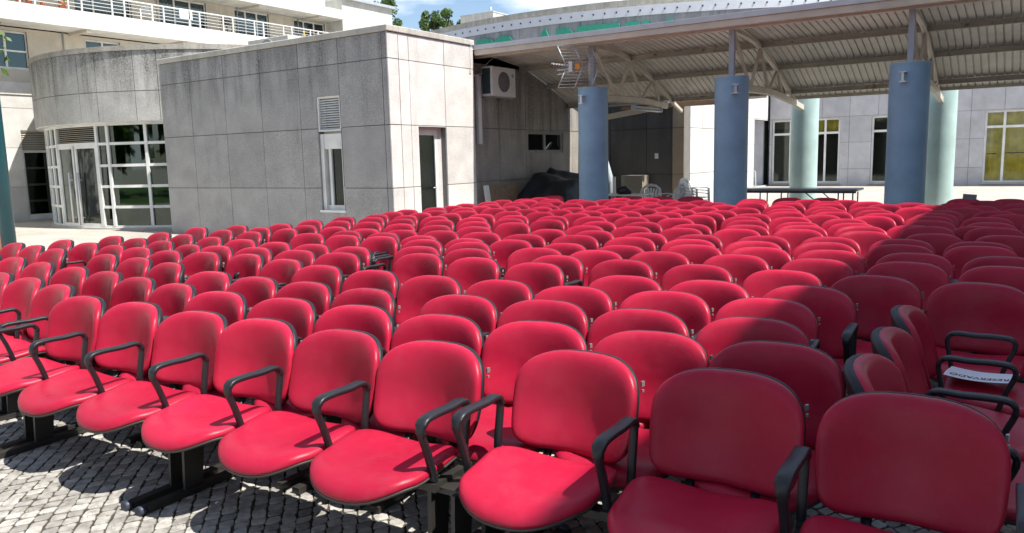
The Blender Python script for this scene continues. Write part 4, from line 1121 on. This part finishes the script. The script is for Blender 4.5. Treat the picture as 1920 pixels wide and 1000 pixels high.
# ------------------------------------------------------------------ teal lamp pole and the object beside it
pl = thing('lamp_post', (-12.35, 5.28, 0), 'teal painted steel pole with chipped paint at the left edge', 'pole')
build('shaft', MB().tube([(-12.35, 5.28, 0), (-12.35, 5.28, 3), (-12.35, 5.28, 6.5)], [.098, .090, .06], 24), TEAL, pl)
build('base_flange', MB().cyl((-12.35, 5.28), .17, 0, .03, 24), TEAL, pl)
build('lantern', MB().tube([(-12.35, 5.28, 6.5), (-12.35, 5.28, 6.55), (-12.35, 5.28, 6.9), (-12.35, 5.28, 7.0)], [.1, .2, .26, .05], 20), WHITE_P, pl)
mb = MB(); rr = random.Random(4)
st_ = thing('tree_stump', (-13.0, 5.25, 0), 'gnarled brown stump beside the teal pole at the left edge', 'stump')
for k in range(6):
    a = k*1.05; mb.tube([(-13.0+.16*math.cos(a), 5.25+.16*math.sin(a), 0), (-13.0+.2*math.cos(a+.5), 5.25+.2*math.sin(a+.5), .25), (-13.0+.15*math.cos(a+1), 5.25+.15*math.sin(a+1), .5), (-13.0+.2*math.cos(a+1.4), 5.25+.2*math.sin(a+1.4), .66+.06*rr.random())], [.11, .09, .08, .04], 8)
build('trunk', mb, RUSTWOOD, st_)

# ------------------------------------------------------------------ clutter under the canopy
tp = MB(); g = 26; vs = []
for i in range(g+1):
    for j in range(g+1):
        u_, v_ = i/g, j/g
        x = -11.6+2.3*u_; x = -10.3+1.55*u_; yy = 15.1+3.3*v_
        e = min(u_, 1-u_, v_, 1-v_)*2
        h = 1.36*min(1, (e*2.2))**.6*(.60+.40*math.sin(v_*2.5+.35))*(.86+.14*math.cos(3.4*u_))
        h += (.05*math.sin(9*u_+4*math.sin(7*v_))+.022*math.sin(31*v_+6*math.sin(5*u_))+.03*math.sin(17*u_-13*v_)+.012*math.sin(47*v_+19*u_))*min(1, e*4)
        vs.append((x, yy, max(.01, h)))
tp.add(vs, [(i*(g+1)+j, (i+1)*(g+1)+j, (i+1)*(g+1)+j+1, i*(g+1)+j+1) for i in range(g) for j in range(g)], True)
tag(build('tarpaulin', tp, TARP, None, origin=(-9.5, 17, 0)), 'black tarpaulin draped over a heap against the shaded wall', 'tarpaulin')
tag(build('board', MB().obox((-10.12, 14.95, .52), (0, 1, 0), (-.22, 0, 1), (1, 0, .22), .62, .50, .012), WOOD, None, origin=(-10.1, 15, 0)), 'brown chipboard panel leaning on the shaded wall', 'board')
tag(build('panel_edge', MB().obox((-9.98, 14.05, .52), (0, 1, 0), (-.16, 0, 1), (1, 0, .16), .07, .50, .03), WHITE_P, None, origin=(-10, 14, 0)), 'white narrow panel leaning beside the chipboard', 'panel')
tag(build('rolled_sheet', MB().tube([(-9.35, 18.6, .1), (-9.25, 18.6, .9), (-9.45, 18.6, 1.6), (-9.75, 18.65, 2.0)], [.10, .10, .08, .03], 10), plain('pale_blue_plastic', (.45, .52, .56), .4), None, origin=(-9.4, 18.6, 0)), 'pale bent plastic sheet standing behind the first blue column', 'plastic sheet')
tag(build('white_strip', MB().box(-9.86, -9.80, 18.9, 18.95, 1.9, 2.75), WHITE_P, None, origin=(-9.8, 18.9, 1.9)), 'narrow white vertical strip on the bay back wall', 'strip')
# white table with items, white chairs
wt = thing('white_table', (-7.9, 16.6, 0), 'white plastic table right of the first blue column', 'table')
build('table_top', MB().box(-8.45, -7.35, 16.2, 17.0, .68, .71), WHITE_P, wt, bevel=.008)
for a, b in ((-8.4, 16.25), (-7.4, 16.25), (-8.4, 16.95), (-7.4, 16.95)): build('leg', MB().box(a-.025, a+.025, b-.025, b+.025, 0, .68), WHITE_P, wt)
for k, x in enumerate((-8.62, -8.33)):
    tag(build('white_post', MB().box(x-.03, x+.03, 16.9, 16.96, 0, 1.10), WHITE_P, None, origin=(x, 16.9, 0)), ('white upright post just right of the first blue column' if k == 0 else 'white upright post rising behind the white table'), 'post')
bag = MB().tube([(-8.0, 16.5, .71), (-7.95, 16.5, .78), (-7.85, 16.5, .80), (-7.7, 16.55, .74)], [.05, .12, .11, .04], 12)
tag(build('bag', bag, TARP, None, origin=(-7.9, 16.5, .71)), 'black bag lying on the white plastic table', 'bag')
tag(build('carton', MB().box(-9.02, -8.42, 18.75, 19.15, 0, 1.08), plain('carton_beige', (.27, .24, .19), .8), None, origin=(-8.7, 18.9, 0)), 'tall beige carton against the dark back wall', 'carton')
garden_chair(-7.75, 17.6, 0, 1.0, R(10), WHITE_P, 'white plastic garden chair behind the white table', 'plastic garden chairs under the canopy')
garden_chair(-7.25, 17.75, 0, 1.0, R(-38), WHITE_P, 'second white garden chair, turned, right of the first', 'plastic garden chairs under the canopy')
garden_chair(-6.75, 18.1, 0, 1.0, R(78), WHITE_P, 'stack of three pale plastic armchairs before the sunlit wall', 'plastic garden chairs under the canopy', 'stacked chairs', 3)
garden_chair(-11.2, 36.8, 0, 1.15, R(150), WHITE_P, 'white chair standing in the far sunlit passage', None, 'chair')
# long dark folding table between the columns
ft = thing('folding_table', (-4.1, 17.3, 0), 'long folding table with dark edge and black legs between the columns', 'table')
build('table_top', MB().box(-5.85, -2.92, 17.0, 17.75, .765, .81), plain('grey_tabletop', (.22, .22, .23), .35), ft, bevel=.01)
build('apron', MB().box(-5.83, -2.95, 17.01, 17.05, .725, .763), BLACK, ft)
for x, s_ in ((-4.9, 1), (-4.45, 1), (-3.3, -1), (-3.02, -1)):
    build('leg', MB().tube([(x, 17.1, .73), (x, 17.1, 0)], .014, 8).tube([(x, 17.65, .73), (x, 17.65, 0)], .014, 8).tube([(x, 17.1, .1), (x, 17.65, .1)], .010, 6), STEEL, ft)
build('brace', MB().tube([(-3.95, 17.1, .73), (-3.45, 17.1, .30)], .012, 6).tube([(-3.6, 17.1, .73), (-3.3, 17.1, .45)], .012, 6), STEEL, ft)

# ------------------------------------------------------------------ beam seating
def pad(a, b, n, prof, fn, seg=44, close=None):
    """superellipse pad: prof = list of (s, t) rings, fn maps (x, y, t) to a point"""
    vs = []; fs = []
    vs.append(fn(0, 0, prof[0][1]))
    for (s_, t) in prof[1:]:
        for k in range(seg):
            th_ = 2*math.pi*k/seg
            c, s2 = math.cos(th_), math.sin(th_)
            nn = n if not isinstance(n, tuple) else (n[0] if s2 < 0 else n[1])
            x = a*math.copysign(abs(c)**(2/nn), c)*s_; y = b*math.copysign(abs(s2)**(2/nn), s2)*s_
            vs.append(fn(x, y, t))
    for k in range(seg): fs.append((0, 1+k, 1+(k+1) % seg))
    for r_ in range(len(prof)-2):
        for k in range(seg):
            p = 1+r_*seg+k; q = 1+r_*seg+(k+1) % seg
            fs.append((p, p+seg, q+seg, q))
    if close is not None:
        base = len(vs); vs.append(fn(0, 0, close)); r_ = len(prof)-2
        for k in range(seg): fs.append((base, 1+r_*seg+(k+1) % seg, 1+r_*seg+k))
    m = MB(); m.add(vs, fs, True); return m
def shared(name, m, mat):
    me = bpy.data.meshes.new(name); me.from_pydata(m.v, [], m.f)
    me.polygons.foreach_set('use_smooth', m.sm); me.materials.append(mat)
    bm = bmesh.new(); bm.from_mesh(me); bmesh.ops.recalc_face_normals(bm, faces=bm.faces); bm.to_mesh(me); bm.free()
    return me
def back_fn(x, v, t):
    # v: -.205 (bottom) .. .205 (top); t: thickness toward the sitter
    z = .606+v*.955
    y = .0-(.205-v)*.235-t
    y -= 1.15*x*x*(.9+.8*(.2-v))          # wraps round the sitter
    y += .035*math.exp(-((v+.04)/.11)**2)*0.5   # lumbar line
    nar = 1-.05*max(0, (-v)/.205)
    return (x*nar, y, z)
PF = [(0, .033), (.3, .033), (.55, .0328), (.74, .032), (.85, .030), (.92, .0255), (.96, .019), (.985, .012), (1.0, .002), (1.0, -.010), (.985, -.016)]
M_BACK = shared('backrest', pad(.274, .206, (4.4, 3.2), PF, back_fn), VINYL)
PS = [(0, -.056), (.5, -.055), (.8, -.053), (.91, -.051), (.965, -.045), (.99, -.034), (.994, -.014), (.96, -.010)]
M_BSHELL = shared('back_shell', pad(.275, .207, (4.4, 3.2), PS, back_fn, close=-.008), SHELL)
def seat_fn(x, v, t):
    # v: -.225 front .. .225 rear
    f = -v/.246
    wid = 1+(.02*f if f > 0 else -.075*f)
    z = .396+t+(.30+.42*max(0, min(1, v/.2+.35)))*x*x-.012*(1-v*v/.06)
    if f > .45: z -= .045*((f-.45)/.55)**2
    if f < -.4: z -= .004*((-f-.4)/.6)**2
    return (x*wid, -.432+v, z)
M_SEAT = shared('seat', pad(.264, .246, (2.45, 3.6), [(0, .036), (.3, .036), (.55, .036), (.75, .034), (.87, .031), (.94, .025), (.985, .015), (1.0, .004), (1.0, -.006), (.985, -.010)], seat_fn), VINYL)
M_SSHELL = shared('seat_shell', pad(.264, .246, (2.45, 3.6), [(0, -.036), (.6, -.034), (.88, -.030), (.97, -.025), (.998, -.019), (1.0, -.011), (.985, -.009), (.96, -.009)], seat_fn, close=-.006), RIM)
am = MB()
ap = [(-.425, .375), (-.438, .44), (-.468, .54), (-.492, .60), (-.498, .632), (-.488, .655), (-.462, .667), (-.40, .670), (-.32, .668), (-.255, .672), (-.222, .667), (-.203, .648), (-.200, .62), (-.212, .55), (-.225, .47), (-.228, .385)]
ap = [(y, z*.958) for y, z in ap]
cr = curve_beam(ap, 0, 0)
def sec(t):
    w_ = .025 if .30 < t < .68 else (.0155 if t < .22 or t > .78 else .0205)
    return (w_, .0115)
am.tube([(0, y, z) for y, z in cr], .02, 10, True, True, sq=sec, refx=(1, 0, 0))
M_ARM = shared('armrest', am, BLACK)
M_ARMFOOT = shared('armrest_bracket', MB().box(-.018, .018, -.45, -.20, .345, .378).box(-.014, .014, -.245, -.21, .378, .40), STEEL)
M_SUP = shared('back_support', MB().tube([(0, -.34, .372), (0, -.22, .366), (0, -.13, .38), (0, -.075, .43), (0, -.045, .50), (0, -.018, .58)], .012, 8, True, True, sq=(.017, .010), refx=(1, 0, 0)), BLACK)
M_TAG = shared('number_tag', MB().obox((.262, -.030, .716), (.95, -.3, .1), (.3, .95, .0), (0, 0, 1), .004, .008, .010).obox((.265, -.036, .690), (.95, -.3, .1), (.3, .95, .0), (0, 0, 1), .0035, .005, .005), CHROME)
lm = MB()
for sx in (-1, 1):
    x = sx*.055
    lm.add([(x-.009, -.44, .345), (x+.009, -.44, .345), (x+.009, -.32, .345), (x-.009, -.32, .345), (x*1.0-.009, -.455, .03), (x+.009, -.455, .03), (x+.009, -.355, .03), (x-.009, -.355, .03)], [(0, 1, 2, 3), (7, 6, 5, 4), (0, 4, 5, 1), (1, 5, 6, 2), (2, 6, 7, 3), (3, 7, 4, 0)])
lm.box(-.085, .085, -.42, -.30, .335, .358)
M_LEG = shared('leg', lm, STEEL)
fm = MB()
fm.box(-.024, .024, -.66, -.02, .004, .034)
M_FOOT = shared('foot', fm, STEEL)
cm = MB()
cm.tube([(0, -.02, .019), (0, .012, .019), (0, .022, .017)], [.025, .024, .012], 10)
M_CAP = shared('foot_cap', cm, CAP)

NUMW = ['zero', 'one', 'two', 'three', 'four', 'five', 'six']
ORD = ['', 'first', 'second', 'third', 'fourth', 'fifth', 'sixth', 'seventh', 'eighth', 'ninth', 'tenth', 'eleventh', 'twelfth', 'thirteenth', 'fourteenth', 'fifteenth', 'sixteenth', 'seventeenth', 'eighteenth', 'nineteenth', 'twentieth', 'twenty-first', 'twenty-second', 'twenty-third']
seat_count = 0
def bench(n, pitch, x, y, rot, label, near=True, legs=None, arms=True, rr=random):
    global seat_count
    t = bpy.data.objects.new('seating_bench', None); t.empty_display_size = .2
    COL.objects.link(t); t.location = (x, y, 0); t.rotation_euler.z = rot
    tag(t, label, 'bench', 'red beam seating benches')
    W = n*pitch
    def put(name, me, parent, loc=(0, 0, 0), rot=(0, 0, 0), s=None):
        o = link(name, me, parent, loc); o.rotation_euler = rot
        if s: o.scale = s
        return o
    bm_ = MB().box(-W/2+.02, W/2-.02, -.395, -.335, .315, .345)
    put('beam', shared('beam', bm_, STEEL), t)
    for k in range(n):
        cx = (k-(n-1)/2)*pitch
        j = rr.uniform(-.012, .012)
        tilt = R(rr.gauss(0, 1.5)); tz = rr.uniform(-.006, .006)
        sw = R(rr.uniform(-1.5, 1.5))
        s = put('seat', M_SEAT, t, (cx+j*.5, rr.uniform(-.006, .006), 0), (R(rr.uniform(-.6, .6)), 0, 0))
        put('seat_shell', M_SSHELL, s)
        # pivot the back about the lower edge
        b = put('backrest', M_BACK, t, (cx+j, -.42*math.sin(tilt)*-1, .42*(1-math.cos(tilt))+tz), (tilt, 0, sw))
        put('back_shell', M_BSHELL, b)
        if near:
            put('number_tag', M_TAG, b)
            for sx in (-.12, .12): put('back_support', M_SUP, t, (cx+sx, 0, 0))
        seat_count += 1
    if arms:
        for k in range(n+1):
            ax_ = (k-n/2)*pitch
            if k == 0: ax_ += .012
            if k == n: ax_ -= .012
            a_ = put('armrest', M_ARM, t, (ax_, 0, 0))
            if near: put('armrest_bracket', M_ARMFOOT, a_)
    for lx in (legs if legs is not None else ((-W/2+.4*pitch, W/2-.4*pitch) if n < 5 else (-W/2+.3*pitch, 0, W/2-.3*pitch))):
        l_ = put('leg', M_LEG, t, (lx, 0, 0))
        for sx in (-.055, .055):
            put('foot', M_FOOT, l_, (sx, 0, 0))
            if near and y < 2.9 and rot < 1:
                put('foot_cap', M_CAP, l_, (sx, -.68, 0)); put('foot_cap', M_CAP, l_, (sx, -.01, 0))
    return t

ROWS = {
 1: [[(-6.42, 2.69), (-5.95, 2.64), (-5.48, 2.61)], [(-4.78, 2.45), (-4.21, 2.43), (-3.79, 2.46), (-3.26, 2.46), (-2.74, 2.49), (-2.14, 2.54)], [(-1.42, 2.64), (-.83, 2.66), (-.27, 2.67), (.375, 2.68)]],
 2: [[(-8.15, 3.31), (-7.54, 3.26), (-6.92, 3.22), (-6.36, 3.19)], [(-5.77, 3.13), (-5.24, 3.06), (-4.70, 3.0)], [(-4.15, 2.95), (-3.58, 2.94), (-3.01, 2.98)], [(-2.47, 3.0), (-1.95, 3.09), (-1.37, 3.14), (-.82, 3.17)]],
 3: [[(-9.24, 3.99), (-8.59, 3.91), (-7.84, 3.80)], [(-7.07, 3.80), (-6.40, 3.76), (-5.72, 3.64)], [(-5.02, 3.50), (-4.52, 3.47), (-3.97, 3.46), (-3.37, 3.44)], [(-2.75, 3.50), (-2.16, 3.57), (-1.63, 3.61), (-1.09, 3.63)]],
 4: [[(-8.94, 4.38), (-8.31, 4.33), (-7.75, 4.29)], [(-7.25, 4.27), (-6.75, 4.25), (-6.22, 4.26)], [(-5.65, 4.32), (-5.15, 4.26)], [(-4.55, 4.09), (-3.94, 4.10), (-3.39, 4.07), (-2.83, 4.04)], [(-2.29, 4.07), (-1.72, 4.13), (-1.15, 4.16)]],
 5: [[(-8.78, 4.86), (-8.22, 4.82), (-7.64, 4.75), (-7.05, 4.69)], [(-6.56, 4.71), (-6.09, 4.72), (-5.60, 4.76), (-5.09, 4.76)], [(-4.35, 4.97), (-3.68, 4.98), (-2.98, 4.90)], [(-2.20, 4.60), (-1.60, 4.62), (-1.06, 4.66)]],
 6: [[(-8.76, 5.42), (-8.11, 5.34), (-7.50, 5.26)], [(-6.85, 5.21), (-6.35, 5.17), (-5.86, 5.18), (-5.3, 5.2)], [(-4.7, 5.45), (-4.1, 5.45)], [(-3.17, 5.35), (-2.56, 5.37), (-1.90, 5.31), (-1.36, 5.26)], [(-.76, 5.24), (-.20, 5.20), (.37, 5.17)]],
 7: [[(-8.88, 6.03), (-8.25, 5.96), (-7.70, 5.91)], [(-6.80, 6.02), (-6.25, 6.0), (-5.70, 6.02)], [(-5.04, 5.94), (-4.46, 5.95)], [(-3.58, 5.74), (-3.06, 5.79), (-2.49, 5.87)], [(-1.88, 5.94), (-1.30, 5.97), (-.68, 5.97), (-.1, 5.98), (.48, 5.98)]],
 8: [[(-8.65, 6.46), (-8.07, 6.38), (-7.50, 6.30)], [(-6.6, 6.40), (-5.98, 6.37)], [(-5.32, 6.21), (-4.72, 6.21)], [(-4.15, 6.22), (-3.59, 6.20), (-2.98, 6.20)], [(-2.41, 6.42), (-1.88, 6.48), (-1.31, 6.54)], [(-.71, 6.50), (-.14, 6.54), (.44, 6.56)]],
 9: [[(-8.26, 6.83), (-7.70, 6.82), (-7.15, 6.75)], [(-6.59, 6.73), (-6.01, 6.69), (-5.50, 6.73), (-4.96, 6.80)], [(-4.36, 6.77), (-3.82, 6.79), (-3.23, 6.90)], [(-2.62, 6.90), (-2.05, 6.92), (-1.46, 7.05)], [(-.89, 7.10), (-.30, 7.18), (.28, 7.2)]],
 10: [[(-8.40, 7.50), (-7.83, 7.50), (-7.27, 7.45)], [(-6.6, 7.35), (-6.03, 7.35), (-5.45, 7.36)], [(-4.45, 7.37), (-3.87, 7.37), (-3.24, 7.32), (-2.70, 7.34)], [(-2.11, 7.39), (-1.52, 7.53), (-.93, 7.53), (-.31, 7.52), (.28, 7.52)]],
 11: [[(-8.38, 8.10), (-7.8, 8.08), (-7.2, 8.05)], [(-6.5, 8.0), (-5.9, 7.98), (-5.3, 7.97)], [(-4.30, 7.94), (-3.69, 7.93), (-3.08, 7.94), (-2.53, 7.97)], [(-1.95, 8.12), (-1.33, 8.2)], [(-.73, 8.12), (-.17, 8.22), (.42, 8.24)]],
 12: [[(-8.2, 8.60), (-7.6, 8.58), (-7.0, 8.56)], [(-6.3, 8.5), (-5.7, 8.48), (-5.1, 8.46)], [(-4.4, 8.5), (-3.8, 8.48), (-3.2, 8.48)], [(-2.61, 8.49), (-2.03, 8.58), (-1.45, 8.7)], [(-.87, 8.94), (-.25, 8.92), (.35, 8.9)]],
}
# rows 13-22: regular, slightly uneven
rr = random.Random(12)
for r_ in range(13, 23):
    Y = 9.12+.535*(r_-13)
    x = -8.38+rr.uniform(-.12, .12); units = []
    while x < .6:
        n = rr.choice((3, 3, 4, 4, 5))
        u_ = []; dy = rr.uniform(-.06, .06); sl = rr.uniform(-.02, .02)
        for k in range(n):
            if x+k*.59 > 1.1: break
            u_.append((x+k*.59, Y+dy+sl*k))
        if u_: units.append(u_)
        x += n*.59+rr.choice((.02, .03, .18, .30))
    ROWS[r_] = units
rr = random.Random(5)
for r_, units in ROWS.items():
    if r_ >= 21:
        nu = []
        for u_ in units:
            run = []
            for p in u_:
                if min(abs(p[0]-c) for c in CXS) < .62:
                    if run: nu.append(run); run = []
                else: run.append(p)
            if run: nu.append(run)
        units = nu
    for i, u_ in enumerate(units):
        pts = []
        for (x, y) in u_:
            ratio = abs(x)/y
            pts.append((x-.07*max(0, ratio-.9)+((.055 if i == 1 else -.03) if r_ == 1 and i else 0), y+.06))
        n = len(pts)
        mx = sum(p[0] for p in pts)/n; my = sum(p[1] for p in pts)/n
        if n > 1:
            pitch = min(.60, max(.547, (pts[-1][0]-pts[0][0])/(n-1)))
            sl = sum((p[0]-mx)*(p[1]-my) for p in pts)/sum((p[0]-mx)**2 for p in pts)
        else: pitch = .58; sl = 0
        k = i+1
        where = ORD[k]+' from the left' if k < len(units) else 'at the right end'
        shade = 'all in shade, ' if mx > -.6 or my > 13.9 else ''
        lab = '%s-seat red bench, %s%s in the %s row' % (NUMW[n], shade, where, ORD[r_]) if r_ > 1 else '%s-seat red bench %s of the front row' % (NUMW[n], ('at the left end' if i == 0 else 'in the middle, over the sunlit paving,' if i == 1 else 'at the right end, mostly shaded,'))
        legs = None
        if r_ == 1 and i == 1: legs = (-2.5*pitch+.05, .1*pitch, 2.5*pitch+.30)
        if r_ == 1 and i == 2: legs = (-1.5*pitch-.16, .5*pitch)
        bench(n, pitch, mx, my, math.atan(sl), lab, near=(r_ <= 9), legs=legs, arms=(r_ <= 12), rr=rr)
bench(3, .575, -.50, 3.66, R(90)+R(1), 'three-seat red bench turned sideways, facing right, with the paper sign', rr=rr)

# paper sign on the sideways bench
ps = thing('paper_sign', (-.15, 4.36, .46), 'white RESERVADO paper sign lying on the sideways red seat', 'paper sign')
g = 10; vs = []
import math as _m_
def sheet(u_, v_):
    x = -.148+.296*u_; y = -.10+.205*v_
    a = R(-6)
    X = x*math.cos(a)-y*math.sin(a); Y = x*math.sin(a)+y*math.cos(a)
    return (-.15+X, 4.35+Y, .472+.020*(abs(u_-.45)**1.6)*2+.004*math.sin(5*v_))
vs = [sheet(i/g, j/g) for i in range(g+1) for j in range(g+1)]
o = build('sheet', MB().add(vs, [(i*(g+1)+j, (i+1)*(g+1)+j, (i+1)*(g+1)+j+1, i*(g+1)+j+1) for i in range(g) for j in range(g)], True), PAPER, ps)
tm = text_mesh('RESERVADO', .046, .0, .0003)
tm.materials.append(INK)
wd = max(v.co.x for v in tm.vertices)
a = R(174)
for v in tm.vertices:
    lx = (v.co.x-wd/2); ly = v.co.y+.048
    # rotated half a turn: reads from the far side, lies on the near half of the sheet
    u_ = .5-lx/.296; vv = .5-ly/.205
    p = sheet(u_, vv)
    v.co = (p[0]+.15, p[1]-4.36, p[2]-.46+.0025)
o = link('lettering', tm, ps)

# little grey box on a far backrest
tag(build('box', MB().obox((-.74, 13.28, .872), (1, .15, -.08), (-.15, 1, 0), (.08, 0, 1), .085, .05, .036), SLATE, None, origin=(-.74, 13.28, .83)), 'small slate-grey box lying on top of a far shaded backrest', 'box')
